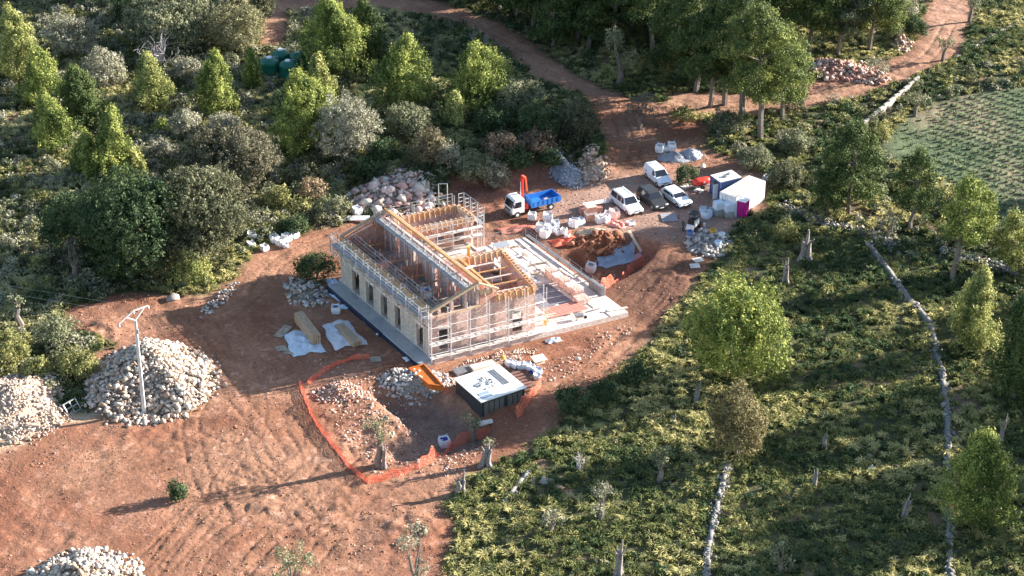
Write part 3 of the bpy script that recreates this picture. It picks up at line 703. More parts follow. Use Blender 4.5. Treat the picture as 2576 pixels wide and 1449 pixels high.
tussocks(x, y, .45+.5*r.random(n), .45+.45*r.random(n), 30, (.08,.10,.035), (.26,.26,.10), (.52,.47,.22), r, 'dry_grass', 'yellowish tufts of dry grass between the bushes of the upper slope')
edge = (blur(m_soil.astype(float), 4) > .12) & (blur(m_soil.astype(float), 2) < .75) & ~hsl
x, y = scatter(edge, .5, r); n = len(x)
tussocks(x, y, .22+.25*r.random(n), .2+.25*r.random(n), 14, (.10,.12,.04), (.27,.23,.10), (.45,.34,.18), r, 'weeds', 'thin weeds and dry stalks along the edges of the bare soil', .04)
def bush_mass(mask, dens, name, label, colsets, r, hmul=1.0, rmin=.35, rmax=1.1, lsz=.15, asp=.6, cat='scrub', lpd=1.0):
    x, y = scatter(mask, dens, r); parts = []
    P = []; Nn = []; C = []; S = []
    for xi, yi in zip(x, y):
        rad = rmin+(rmax-rmin)*r.random()**1.7; hh = rad*(.75+.6*r.random())*hmul; cols = colsets[int(r.integers(len(colsets)))]
        n = int((70+150*rad*rad)*lpd); d = unit(r.normal(size=(n, 3))); d[:, 2] = np.abs(d[:, 2])*.95
        sh = lobes(d, .22, 3, r)*(1-.3*r.random(n)**2); p = d*np.array([rad, rad, hh])*sh[:, None]; p += r.normal(size=p.shape)*.05
        z0 = float(hz(xi, yi)); P.append(p+np.array([xi, yi, z0])); Nn.append(d+r.normal(size=d.shape)*.3)
        tone = np.clip(.5+.28*np.sin(d@(r.normal(size=3)*4)+r.random()*6)+r.normal(size=n)*.16, 0, 1)[:, None]
        ca, cb, cc = map(np.array, cols); C.append(np.where(tone < .5, ca+(cb-ca)*tone*2, cb+(cc-cb)*(tone*2-1)))
    V, Fq = leaf_quads(np.concatenate(P), np.concatenate(Nn), lsz, asp, .5, r)
    o = link(name, np_mesh(name, V, Fq, np.concatenate(C)), M_LEAF); tag(o, label, cat, kind='stuff')
up = m_uphill & m_free
bush_mass(up & (UU < 900), .50, 'low_scrub', 'mass of low grey-green scrub under the pines of the left slope', [C_OLIVE, C_GREYB, C_OAK, C_OLIVE, C_YEL, C_GREYB], r, 1.1, .4, 1.35)
bush_mass(up & (UU >= 900), .45, 'low_scrub', 'mass of dark scrub on the slope between the track and the yard', [C_DARK, C_OAK, C_OLIVE, C_DARK], r)
strip = m_grass & inpoly(UU, VV, [(1660,250),(2600,150),(2600,330),(2250,420),(2300,560),(2576,640),(2600,760),(2250,640),(1960,540),(1940,430),(1760,360)])
bush_mass(strip, .36, 'low_scrub', 'mixed scrub between the site containers, the straight wall and the crop field', [C_OAK, C_OLIVE, C_YEL, C_DARK, C_GREYB], r)
bush_mass(m_grass & ~strip, .10, 'low_scrub', 'low dark bushes scattered through the tussock grass', [C_DARK, C_OAK, C_DARK, C_YEL], r, .9, .35, .9)
C_T1 = ((.07,.09,.032), (.26,.26,.085), (.60,.54,.22)); C_T2 = ((.06,.08,.03), (.18,.195,.065), (.42,.40,.15)); C_T3 = ((.05,.075,.03), (.12,.155,.055), (.27,.29,.10))
gm = fbm(XX, YY, 8, 2, 95)
bush_mass(m_grass & ~strip & (gm > .5), 1.15, 'grass_mounds', 'rounded olive-yellow mounds of drooping grass on the lower slope', [C_T1, C_T1, C_T2, C_T3], r, .8, .28, .80, .14, .22, 'grass', 1.0)
bush_mass(m_grass & ~strip & (gm <= .5), 1.15, 'grass_mounds', 'rounded greener mounds of grass on the lower slope', [C_T2, C_T3, C_T2, C_T1], r, .8, .28, .80, .14, .22, 'grass', 1.0)
# crop rows
dirv = (unp(2560, 420)-unp(2330, 350))[:2]; dirv = dirv/np.linalg.norm(dirv); nrm = np.array([-dirv[1], dirv[0]])
c0 = unp(2450, 380)[:2]; pts = []
for k in range(-26, 60):
    for s in np.arange(-70, 90, .75):
        q = c0+nrm*k*1.8+dirv*s
        if GX[0] < q[0] < GX[-1] and GY[0] < q[1] < GY[-1]: pts.append(q)
pts = np.array(pts); fm = mask_at(blur(m_field.astype(float), 2) > .8, pts[:, 0], pts[:, 1]); pts = pts[fm]
pu, pv = proj_arr(pts[:, 0], pts[:, 1]); pts = pts[(pu > 2290+(pv < 420)*60) | (r.random(len(pts)) < .25)]
pts += r.normal(size=pts.shape)*.09; n = len(pts)
tussocks(pts[:, 0], pts[:, 1], .30+.25*r.random(n), .30+.18*r.random(n), 22, (.05,.10,.05), (.10,.16,.08), (.20,.27,.14), r, 'crop_rows', 'straight rows of young green crop plants in the field')
bpy.data.objects['crop_rows']['category'] = 'crops'
x, y = scatter(m_field, .5, r); n = len(x)
tussocks(x, y, .08+.1*r.random(n), .10+.12*r.random(n), 8, (.07,.13,.04), (.14,.19,.06), (.27,.25,.11), r, 'field_weeds', 'short green weeds carpeting the crop field', .05)
# ================================================================ rubble, boulders, stone walls
def _ico():
    t = (1+5**.5)/2; v = np.array([(-1,t,0),(1,t,0),(-1,-t,0),(1,-t,0),(0,-1,t),(0,1,t),(0,-1,-t),(0,1,-t),(t,0,-1),(t,0,1),(-t,0,-1),(-t,0,1)], float)
    f = np.array([(0,11,5),(0,5,1),(0,1,7),(0,7,10),(0,10,11),(1,5,9),(5,11,4),(11,10,2),(10,7,6),(7,1,8),(3,9,4),(3,4,2),(3,2,6),(3,6,8),(3,8,9),(4,9,5),(2,4,11),(6,2,10),(8,6,7),(9,8,1)])
    return unit(v), f
ICV, ICF = _ico()
def rocks(P, S, cols, r, flat=.75):
    n = len(P); q = unit(r.normal(size=(n, 4)))
    w_, x_, y_, z_ = q.T
    Rm = np.stack([1-2*(y_**2+z_**2), 2*(x_*y_-z_*w_), 2*(x_*z_+y_*w_), 2*(x_*y_+z_*w_), 1-2*(x_**2+z_**2), 2*(y_*z_-x_*w_), 2*(x_*z_-y_*w_), 2*(y_*z_+x_*w_), 1-2*(x_**2+y_**2)], 1).reshape(n, 3, 3)
    sc = np.stack([.75+.6*r.random(n), .65+.5*r.random(n), .5+.4*r.random(n)], 1)
    v = ICV[None]*(.55+.72*r.random((n, 12)))[..., None]*sc[:, None, :]*S[:, None, None]
    v = np.einsum('nij,nkj->nki', Rm, v); v[..., 2] *= flat; v += P[:, None, :]
    f = (ICF[None]+12*np.arange(n)[:, None, None]).reshape(-1, 3)
    cols = np.array(cols); c = cols[r.integers(len(cols), size=n)]*(.85+.3*r.random(n))[:, None]
    return v.reshape(-1, 3), f, np.repeat(c, 20, 0)
WHITE_ST = [(.52,.43,.35),(.60,.52,.44),(.44,.32,.24),(.30,.26,.23),(.56,.47,.39),(.38,.27,.20)]
PINK_ST = [(.66,.40,.33),(.72,.54,.48),(.56,.33,.26),(.42,.34,.31),(.68,.48,.42)]
GREY_ST = [(.36,.35,.35),(.44,.42,.40),(.28,.27,.27),(.50,.46,.42)]
RED_ST = [(.42,.22,.17),(.50,.30,.24),(.34,.17,.13),(.55,.40,.34)]
def heap(u, v, rx, ry, h, smin, smax, n, cols, label, core, name='rubble_heap', pw=1.0, seed=1, rot=0.0):
    r = np.random.default_rng(seed); c = G(u, v); z0 = c.z
    def prof(x, y):
        d = np.hypot(x/rx, y/ry); a = np.arctan2(y, x); k = 1+.12*np.sin(3*a+seed)+.09*np.sin(5*a+2*seed)+.05*np.sin(9*a+seed); d = d/k+.05*np.sin(x*1.7+seed)*np.cos(y*1.4)
        return h*np.clip(1-np.maximum(d, 0)**1.08, -.05, 1)*pw
    # core mound
    m = 36; rings = [0, .2, .4, .6, .8, 1.0, 1.12]; V = []; Fq = []
    for i, q in enumerate(rings):
        for k in range(m):
            a = 2*PI*k/m; x = rx*q*math.cos(a); y = ry*q*math.sin(a); V.append((x, y, float(prof(np.array(x), np.array(y)))-.25+.25*r.random()-(.5 if q > .9 else 0)))
    V = np.array(V)
    for i in range(len(rings)-1):
        for k in range(m): Fq.append((i*m+k, i*m+(k+1) % m, (i+1)*m+(k+1) % m, (i+1)*m+k))
    Fq = np.array(Fq)
    tri = np.concatenate([Fq[:, [0, 1, 2]], Fq[:, [0, 2, 3]]])[:, ::-1]
    q = np.sqrt(r.random(n))*1.04+.14*r.random(n)**6; a = r.random(n)*2*PI; x = rx*q*np.cos(a); y = ry*q*np.sin(a)
    S = smin+(smax-smin)*r.random(n)**2.6; z = np.maximum(prof(x, y), 0)+S*.22
    v2, f2, c2 = rocks(np.stack([x, y, z], 1), S, cols, r)
    cr, sr = math.cos(rot), math.sin(rot); Rz = np.array([[cr, sr, 0], [-sr, cr, 0], [0, 0, 1]])
    VV_ = np.concatenate([V, v2])@Rz
    gz = hz(VV_[:, 0]+c.x, VV_[:, 1]+c.y)-z0; gz[len(V):] = np.repeat(gz[len(V):].reshape(-1, 12).mean(1), 12); VV_[:, 2] += gz
    me = np_mesh(name, VV_, np.concatenate([tri, f2+len(V)]), np.concatenate([np.tile(core, (len(tri), 1)), c2]))
    o = link(name, me, M_STONE, loc=c); tag(o, label, 'rubble', kind='stuff'); return c, prof
heap(376,962,6.9,7.6,4.2,.07,.44,4200,WHITE_ST,'largest heap of pale quarried stones, around the foot of the power pole',(.22,.18,.15),seed=3)  # core colour kept dark to stand in for shade between the stones
heap(28,1022,6.6,7.2,2.7,.08,.26,2600,WHITE_ST+[(.62,.45,.36)],'heap of small pale stones at the left edge of the view',(.40,.30,.23),seed=5)
heap(205,1482,5.2,5.8,2.7,.07,.40,2400,WHITE_ST+[(.40,.38,.36)],'stone heap cut by the bottom left edge of the view',(.30,.22,.16),seed=6)
heap(985,502,6.0,4.6,1.9,.12,.40,900,PINK_ST+WHITE_ST[:2]+GREY_ST[:2],'smaller stones filling the boulder heap behind the building',(.36,.25,.2),seed=8)
heap(1423,438,2.0,4.3,1.5,.04,.20,1500,[(.36,.37,.40),(.42,.43,.46),(.30,.31,.34)],'blue-grey gravel heap right of the tipper truck',(.36,.37,.40),name='gravel_heap',seed=9,rot=.3)
heap(1478,418,2.6,4.6,.9,.05,.34,700,[(.52,.38,.28),(.60,.48,.40),(.42,.30,.22)],'tan earth and rock heap right of the gravel heap',(.48,.34,.24),name='earth_heap',seed=10)
heap(1698,398,2.6,1.9,.9,.03,.10,300,[(.30,.31,.34)],'grey sand heap behind the small white van',(.29,.30,.33),name='sand_heap',seed=11)
heap(1738,392,1.9,1.6,1.1,.03,.10,240,[(.32,.33,.37)],'blue-grey sand heap farther right behind the white van',(.32,.33,.38),name='sand_heap',seed=12)
heap(1492,583,2.6,1.5,.55,.03,.09,200,[(.50,.40,.28)],'low tan sand heap below the white bulk bags',(.52,.41,.29),name='sand_heap',seed=13)
heap(1783,610,2.7,3.6,.8,.06,.42,420,GREY_ST+[(.5,.45,.36)],'flat heap of grey slabs and debris at the yard edge',(.30,.27,.25),name='debris_heap',seed=14)
heap(850,985,2.6,1.8,.45,.05,.25,420,RED_ST+WHITE_ST[:2],'reddish rubble inside the top corner of the orange mesh',(.42,.25,.17),seed=15)
heap(1045,955,3.6,2.2,.7,.08,.34,620,GREY_ST+WHITE_ST[:2],'grey rubble bank below the near corner of the building',(.33,.27,.22),seed=16)
heap(1250,905,4.6,1.3,.35,.05,.22,420,RED_ST+WHITE_ST,'strip of broken rubble along the front of the platform',(.42,.27,.2),seed=17,rot=.45)
heap(770,740,2.2,3.6,.7,.08,.42,260,GREY_ST+WHITE_ST[:3],'pale slabs and rubble left of the walkway',(.24,.2,.15),seed=18,rot=.5)
heap(553,752,.9,4.2,.35,.12,.30,110,GREY_ST+WHITE_ST[:2],'row of loose grey stones left of the timber stacks',(.25,.16,.12),seed=19,rot=-.35)
heap(2115,176,6.6,3.0,1.1,.12,.55,800,RED_ST+[(.55,.42,.35)],'bank of broken red rock under the pines beside the right-hand track',(.38,.2,.15),name='rock_bank',seed=20,rot=-.45)
heap(2265,112,1.6,2.6,1.5,.1,.5,160,WHITE_ST[:4]+RED_ST,'pale rock outcrop beside the right-hand track near the top',(.42,.32,.26),name='rock_outcrop',seed=21)
heap(1500,628,3.6,.9,.9,.15,.6,120,[(.24,.10,.06),(.32,.16,.10),(.18,.08,.05)],'dark red clods fallen along the far wall of the pit',(.2,.09,.05),name='earth_heap',seed=22,rot=.35)
# the biggest stones of each heap are boulders of their own
bprotos = []
rb = np.random.default_rng(77)
for k in range(14):
    cs = [(PINK_ST+WHITE_ST[:2]), WHITE_ST][k % 2]; v, f, c = rocks(np.zeros((1, 3)), np.array([1.0]), [cs[k % len(cs)]], rb, .85)
    bprotos.append(np_mesh('boulder', v, f, c)); bprotos[-1].materials.append(M_STONE)
def boulders(u0, v0, ru, rv, n, s0, s1, h, label, group, seed, par=0):
    r = random.Random(seed)
    for i in range(n):
        a = r.random()*6.283; q = math.sqrt(r.random()); u = u0+ru*q*math.cos(a); v = v0+rv*q*math.sin(a); p = G(u, v); s = s0+(s1-s0)*r.random()**1.5
        o = bpy.data.objects.new('boulder', bprotos[(r.randrange(7))*2+par]); COL.objects.link(o)
        o.location = (p.x, p.y, p.z+h*max(0, 1-q**1.4)+s*.25); o.scale = (s, s*r.uniform(.8, 1.1), s*r.uniform(.7, 1)); o.rotation_euler = (r.uniform(-.4, .4), r.uniform(-.4, .4), r.random()*6.28)
        tag(o, label, 'boulder', group)
boulders(985,500,112,46,95,.35,.85,1.9,'pinkish or pale boulder in the heap behind the building','boulders heaped behind the building',1)
boulders(376,965,120,70,80,.28,.55,3.1,'larger pale stone lying on the heap at the power pole','large stones on the heap at the power pole',2,1)
boulders(205,1480,85,45,30,.25,.45,2.4,'larger pale stone on the heap at the bottom left','large stones on the bottom left heap',3,1)
boulders(2110,178,95,28,34,.3,.65,1.0,'reddish rock on the bank beside the right-hand track','rocks of the red bank',4)
for (u, v, s, lb) in [(1053,485,1.3,'flat grey-brown slab boulder right of the boulder heap'),(435,754,.7,'white stone lying alone on the soil left of the building'),(1380,1215,.75,'white rock in the dry orange grass'),(1405,1228,.6,'smaller white rock beside the one in the orange grass'),(320,1048,.4,'small white stone left of the pole foot'),(387,1045,.35,'small white stone right of the pole foot'),(900,510,.7,'pale boulder left of the boulder heap'),(1455,905,.35,'flat pale stone on the lower yard'),(1770,420,.45,'pale stone beside the sand heaps')]:
    o = bpy.data.objects.new('boulder', bprotos[int(u) % 7*2+1]); COL.objects.link(o); p = G(u, v); o.location = (p.x, p.y, p.z+s*.3); o.scale = (s*1.3, s, s*.55 if s > 1 else s*.8); o.rotation_euler[2] = u; tag(o, lb, 'boulder')
# loose stones over the soil
def loose(mask, n, s0, s1, cols, name, label, seed, cat='stones'):
    r = np.random.default_rng(seed); ii = np.argwhere(mask); s = ii[r.integers(len(ii), size=n)]; x = GX[s[:, 0]]+r.random(n)*GS; y = GY[s[:, 1]]+r.random(n)*GS
    S = s0+(s1-s0)*r.random(n)**3; v, f, c = rocks(np.stack([x, y, hz(x, y)+S*.15], 1), S, cols, r)
    tag(link(name, np_mesh(name, v, f, c), M_STONE), label, cat, kind='stuff')
clod_m = m_yard & (fbm(XX, YY, 6, 2, 101) > .50) & ~hsl
loose(m_yard & ~hsl & (fbm(XX, YY, 5, 2, 111) > .42), 15000, .025, .11, [(.27,.125,.075),(.36,.20,.13),(.22,.10,.06),(.40,.27,.20)], 'soil_clods', 'fine red earth crumbs covering the bare yard', 29)
loose(clod_m, 3200, .05, .17, [(.27,.125,.075),(.36,.20,.13),(.22,.10,.06),(.40,.27,.20)], 'soil_clods', 'red earth clods scattered over the bare yard', 30)
loose(region([(830,960),(960,940),(1100,1090),(1200,1120),(1180,1200),(960,1200),(880,1130),(830,1040)], 1) & ~hsl, 1500, .04, .22, RED_ST+WHITE_ST[:3], 'rubble_scatter', 'scattered stones on the slope inside the orange mesh', 31)
loose(region([(780,900),(1060,960),(1400,900),(1600,800),(1600,830),(1400,960),(1180,960),(1000,1010),(820,960)], 1) & ~hsl, 900, .04, .2, RED_ST+WHITE_ST, 'rubble_scatter', 'scattered stones along the foot of the building', 32)
loose(region([(1200,540),(1300,500),(1900,450),(1850,600),(1600,620),(1300,600)], 1) & ~hsl, 900, .03, .13, GREY_ST+RED_ST, 'gravel_scatter', 'loose gravel on the parking part of the yard', 33)
loose(m_grass, 1100, .05, .28, GREY_ST, 'field_stones', 'grey stones lying in the tussock grass', 34)
def stone_wall(pl, wd, hh, label, cols=GREY_ST, seed=1, dens=26, name='stone_wall', smax=.30):
    r = np.random.default_rng(seed); P = [G(*p) for p in pl]; pts = []; S = []
    mb = MB(); base = P[0]
    for a, b in zip(P[:-1], P[1:]):
        L = (b-a).length; n = int(L*dens); d = (b-a).normalized(); nn = Vector((-d.y, d.x, 0)).normalized()
        for i in range(n):
            t = r.random(); k = (r.random()-.5)*(1+1.1*(r.random() < .12)); zz = r.random()*(.75+.35*math.sin(t*L*.9+seed)); p = a+(b-a)*t+nn*(k*wd*(1.25-.45*zz)); z = float(hz(p.x, p.y))
            pts.append((p.x-base.x, p.y-base.y, z-base.z+hh*zz)); S.append(.08+(smax-.08)*r.random()**2.2)
        m = max(1, int(L/1.5))
        for i in range(m):
            q0 = a+(b-a)*(i/m); q1 = a+(b-a)*((i+1)/m); z0 = float(hz(q0.x, q0.y)); z1 = float(hz(q1.x, q1.y))
            cw = wd*(.36 if wd < 1 else .2); bt = [(q0-nn*cw), (q1-nn*cw), (q1+nn*cw), (q0+nn*cw)]; zz = [z0, z1, z1, z0]
            mb.hexa([(p.x-base.x, p.y-base.y, z-base.z-.3) for p, z in zip(bt, zz)], [(p.x-base.x, p.y-base.y, z-base.z+hh*(.8 if wd < 1 else .3)) for p, z in zip(bt, zz)])
    v, f, c = rocks(np.array(pts), np.array(S), cols, r)
    cv = np.array(mb.v); ct = []
    for q in mb.f: ct += [(q[0], q[1], q[2]), (q[0], q[2], q[3])]
    me = np_mesh(name, np.concatenate([cv, v]), np.concatenate([np.array(ct), f+len(cv)]), np.concatenate([np.tile(np.mean(cols, 0)*.8, (len(ct), 1)), c]))
    return tag(link(name, me, M_STONE, loc=base), label, 'stone wall')
LIMES = [(.21,.205,.195),(.27,.26,.245),(.16,.155,.145),(.33,.31,.285)]
stone_wall([(2182,618),(2215,662),(2262,728),(2300,775),(2340,820)],.75,.7,'upper half of the winding dry stone wall on the right slope',LIMES,2,46)
stone_wall([(2341,824),(2356,890),(2372,965),(2383,1050),(2384,1140),(2386,1195)],.6,.65,'lower half of the winding dry stone wall, behind the dark pine',LIMES,3,46)
stone_wall([(2387,1290),(2388,1380),(2392,1500)],.6,.65,'continuation of the winding stone wall at the bottom right edge',LIMES,4,46)
stone_wall([(1833,1172),(1824,1200),(1806,1270),(1785,1370),(1768,1500)],.6,.65,'straight dry stone wall running to the bottom from the brown oak',LIMES,5,46)
stone_wall([(1958,520),(2000,538),(2040,552),(2085,566),(2150,582),(2215,598),(2262,640)],1.5,.65,'collapsed stone wall right of the site containers',LIMES+WHITE_ST[:1],6,30,name='collapsed_wall')
stone_wall([(2365,632),(2430,655),(2500,672),(2600,705)],1.4,.6,'old stone wall under the pines at the right edge',GREY_ST,7,28)
stone_wall([(2570,55),(2500,90),(2450,118),(2400,150)],.6,.35,'low pale stone wall along the top right field',LIMES+WHITE_ST[:1],8,26)
stone_wall([(1330,1192),(1298,1232),(1268,1270)],.5,.6,'short broken wall in the dry grass below the yard',LIMES,9,30)
stone_wall([(1920,455),(1960,430),(1990,400)],.7,.3,'few aligned stones in the scrub above the containers',GREY_ST,10,16)
wl = MB(); a = G(2310,207); b = G(2157,335)
for i in range(12):
    p = a+(b-a)*(i/12); q = a+(b-a)*((i+1)/12); wl.beam((p.x-a.x, p.y-a.y, float(hz(p.x, p.y))-a.z+.35), (q.x-a.x, q.y-a.y, float(hz(q.x, q.y))-a.z+.5), .28, 1.2)
tag(wl.obj('garden_wall', mat('limewash', (.28,.26,.235), .9, 0, .25, 1.5), loc=a), 'straight narrow pale wall crossing the scrub to the crop field', 'wall')
fr = MB(); a = G(2070,515); b = G(2205,560); a2 = G(2040,505); c0_ = Vector(a)
for p, q in ((G(2060,512), G(2215,566)), (G(2395,640), G(2480,662))):
    m = 6
    for i in range(m+1):
        s = p+(q-p)*(i/m); fr.tube([(s.x-a.x, s.y-a.y, s.z-a.z-.2), (s.x-a.x, s.y-a.y, s.z-a.z+1.0)], .05, 5)
    for z in (.45, .9): fr.tube([(p.x-a.x, p.y-a.y, p.z-a.z+z), (q.x-a.x, q.y-a.y, q.z-a.z+z)], .035, 4)
tag(fr.obj('post_fence', M_OWOOD, loc=a), 'thin weathered post and rail fence under the pines on the right', 'fence')

# ================================================================ the unfinished house
HZ = .6
def hp(a, b, z=0.0): return Vector((HA[0]+EX[0]*a+EY[0]*b, HA[1]+EX[1]*a+EY[1]*b, z))
HO = hp(0, 0, 0)
house = empty('unfinished_house', HO); tag(house, 'large unfinished brick house with open timber roof frame on a concrete platform', 'house')
def HM(): return MB()
def hobj(mb, name, m, parent=None, **k):
    o = mb.obj(name, m, parent or house, off=HO, **k); return o
def hbox(mb, a0, a1, b0, b1, z0, z1, col=None):
    P = [(a0, b0), (a1, b0), (a1, b1), (a0, b1)]
    return mb.hexa([hp(a, b, z0) for a, b in P], [hp(a, b, z1) for a, b in P], col)
def hwall(mb, p0, p1, z0, z1, t, ops=(), zt=None):
    """wall from p0 to p1 in (a,b), outer face on the line, thickness t to the left; ops (s0,s1,za,zb); zt = top at far end"""
    p0 = np.array(p0, float); p1 = np.array(p1, float); w0 = np.array(hp(*p0)); w1 = np.array(hp(*p1)); L = np.linalg.norm(w1-w0); d = (w1-w0)/L; n = np.array([-d[1], d[0], 0])
    zt = z1 if zt is None else zt
    def seg(s0, s1, za, zb, za2=None, zb2=None):
        if s1-s0 < .01: return
        A = w0+d*s0; B = w0+d*s1; za2 = za if za2 is None else za2; zb2 = zb if zb2 is None else zb2
        f = lambda p, z: (p[0], p[1], z)
        mb.hexa([f(A, za), f(B, za2), f(B+n*t, za2), f(A+n*t, za)], [f(A, zb), f(B, zb2), f(B+n*t, zb2), f(A+n*t, zb)])
    top = lambda s: z1+(zt-z1)*s/L
    cur = 0
    for (s0, s1, za, zb) in sorted(ops):
        seg(cur, s0, z0, top(cur), z0, top(s0)); seg(s0, s1, z0, za); seg(s0, s1, zb, top(s0), zb, top(s1)); cur = s1
    seg(cur, L, z0, top(cur), z0, zt)
    return L
# brick material
def brick_mat(name, c1, c2, mortar, bw=.9, var=.5):
    m, N, L, b = new_mat(name); tc = N.new('ShaderNodeTexCoord'); mp = N.new('ShaderNodeMapping'); mp.inputs['Rotation'].default_value = (0, 0, -R(25.8)); L.new(tc.outputs['Object'], mp.inputs[0])
    sx = N.new('ShaderNodeSeparateXYZ'); L.new(mp.outputs[0], sx.inputs[0]); ad = N.new('ShaderNodeMath'); L.new(sx.outputs[0], ad.inputs[0]); L.new(sx.outputs[1], ad.inputs[1])
    cb = N.new('ShaderNodeCombineXYZ'); L.new(ad.outputs[0], cb.inputs[0]); L.new(sx.outputs[2], cb.inputs[1])
    br = N.new('ShaderNodeTexBrick'); br.inputs['Scale'].default_value = 4.2; br.inputs['Brick Width'].default_value = bw; br.inputs['Row Height'].default_value = .4; br.inputs['Mortar Size'].default_value = .035
    br.inputs['Color1'].default_value = (*c1, 1); br.inputs['Color2'].default_value = (*c2, 1); br.inputs['Mortar'].default_value = (*mortar, 1); L.new(cb.outputs[0], br.inputs['Vector'])
    n1 = N.new('ShaderNodeTexNoise'); n1.inputs['Scale'].default_value = 1.1; n1.inputs['Detail'].default_value = 6; n1.inputs['Roughness'].default_value = .7; L.new(tc.outputs['Object'], n1.inputs['Vector'])
    rp = N.new('ShaderNodeMapRange'); rp.inputs[1].default_value = .47; rp.inputs[2].default_value = .60; rp.inputs[3].default_value = 0; rp.inputs[4].default_value = var; L.new(n1.outputs[0], rp.inputs[0])
    mx = N.new('ShaderNodeMix'); mx.data_type = 'RGBA'; L.new(rp.outputs[0], mx.inputs[0]); L.new(br.outputs['Color'], mx.inputs[6]); mx.inputs[7].default_value = (.68,.55,.50,1)
    n2 = N.new('ShaderNodeTexNoise'); n2.inputs['Scale'].default_value = 4; L.new(tc.outputs['Object'], n2.inputs['Vector'])
    mr = N.new('ShaderNodeMapRange'); mr.inputs[1].default_value = .3; mr.inputs[2].default_value = .7; mr.inputs[3].default_value = .8; mr.inputs[4].default_value = 1.2; L.new(n2.outputs[0], mr.inputs[0])
    sc = N.new('ShaderNodeVectorMath'); sc.operation = 'SCALE'; L.new(mx.outputs[2], sc.inputs[0]); L.new(mr.outputs[0], sc.inputs['Scale'])
    L.new(sc.outputs[0], b.inputs['Base Color']); b.inputs['Roughness'].default_value = .9
    bp = N.new('ShaderNodeBump'); bp.inputs['Strength'].default_value = .5; bp.inputs['Distance'].default_value = .03; L.new(n2.outputs[0], bp.inputs['Height']); L.new(bp.outputs[0], b.inputs['Normal'])
    return m
M_BRICK = brick_mat('hollow_brick', (.44,.23,.18), (.58,.37,.31), (.62,.55,.50), var=.75)
M_BRICKR = brick_mat('red_brick', (.42,.15,.09), (.52,.24,.16), (.50,.40,.34), var=.25)
M_MASON = brick_mat('pale_masonry', (.46,.42,.35), (.52,.46,.38), (.40,.37,.33), var=.35)
M_ROUGH = mat('rough_plaster', (.68,.58,.50), .9, 0, .3, 2.2, .4)
# platform: slab, walkway
mb = HM(); hbox(mb, 1.6, 25.1, .0, 21.2, -.6, HZ); hobj(mb, 'platform_slab', brick_mat('dusty_slab', (.56,.48,.43), (.66,.59,.54), (.50,.40,.35), bw=2.4, var=.6))
mb = HM(); hbox(mb, -.05, 1.597, -.05, 20.6, -.6, .52); hobj(mb, 'side_walkway', mat('blue_grey_concrete', (.36,.37,.38), .7, 0, .2, .8))  # even blue-grey concrete, cooler in tone than the other concrete
mb = HM(); hbox(mb, -.35, -.06, 8.0, 20.6, -.5, .40); hbox(mb, -.25, -.06, 0, 8.0, -.5, .3); hobj(mb, 'membrane', mat('dark_membrane', (.015,.025,.06), .5))
# hall
BF, BB = .9, 20.7
mb = HM()
doors = [(b0-BF, b1-BF, HZ+.02, 3.45) for b0, b1 in ((2.2, 3.7), (7.0, 8.4), (9.9, 11.5), (13.0, 14.8), (16.2, 18.0))]
w = hp(1.7, BF); 
# left facade runs from back to front so the thickness points inwards
Lw = float((hp(1.7, BB)-hp(1.7, BF)).length)
ops = [(Lw-s1, Lw-s0, za, zb) for s0, s1, za, zb in doors] + [(Lw-5.2, Lw-6.0+.6, 2.0, 3.3)]
ops = [(Lw-s1, Lw-s0, za, zb) for s0, s1, za, zb in doors]
hwall(mb, (1.7, BB), (1.7, BF), HZ, 5.75, .35, ops); wall_left = hobj(mb, 'wall', M_MASON)
tag(wall_left, 'pale masonry wall with tall door openings, in shade')
mb = HM(); hwall(mb, (1.75, BF), (14.1, BF), HZ, 5.35, .35, [(1.0, 2.3, 1.0, 3.5), (9.7, 10.9, 1.0, 3.4)])
hobj(mb, 'wall', M_BRICK)
for (s0, s1, z0, z1) in [(1.0, 2.3, 1.0, 3.5), (9.7, 10.9, 1.0, 3.4)]:      # lintels and sills of the front windows
    mb = HM(); w0 = np.array(hp(1.75, BF)); d = np.array(hp(14.1, BF))-w0; d /= np.linalg.norm(d)
    A = w0+d*(s0-.1); B = w0+d*(s1+.1)
    mb.beam((A[0], A[1]-.03, z1+.10), (B[0], B[1]-.03, z1+.10), .12, .18); hobj(mb, 'window_lintel', M_CONC)
    mb = HM(); mb.beam((A[0], A[1]-.04, z0-.05), (B[0], B[1]-.04, z0-.05), .16, .1); hobj(mb, 'window_sill', M_CONC)
for s0, s1, za, zb in doors:                                             # door linings: jambs and lintel
    mb = HM(); hbox(mb, 1.60, 1.70, BF+s0-.12, BF+s0-.001, HZ, zb+.2); hbox(mb, 1.60, 1.70, BF+s1+.001, BF+s1+.12, HZ, zb+.2); hbox(mb, 1.58, 1.70, BF+s0, BF+s1, zb+.001, zb+.22); hobj(mb, 'door_frame', M_ROUGH)
mb = HM(); hbox(mb, 1.48, 1.697, BF, BB, 3.78, 3.95); hobj(mb, 'ledge', M_ROUGH)
mb = HM()
for k in range(22):
    b = BF+.3+k*.92; hbox(mb, 1.53, 1.697, b, b+.5, 4.15+.12*math.sin(k*3), 4.9+.2*math.sin(k*5)); 
hobj(mb, 'rough_corbels', M_ROUGH)
mb = HM(); hbox(mb, 1.66, 2.1, BF+.0, BB, 5.753, 5.95); hobj(mb, 'ring_beam', M_CONC)
# floors inside
mb = HM(); hbox(mb, 2.06, 14.0, BF+.36, 20.3, 3.5, 3.78); hobj(mb, 'upper_floor', mat('dusty_floor', (.34,.28,.25), .9, 0, .4, 1.5, .3))
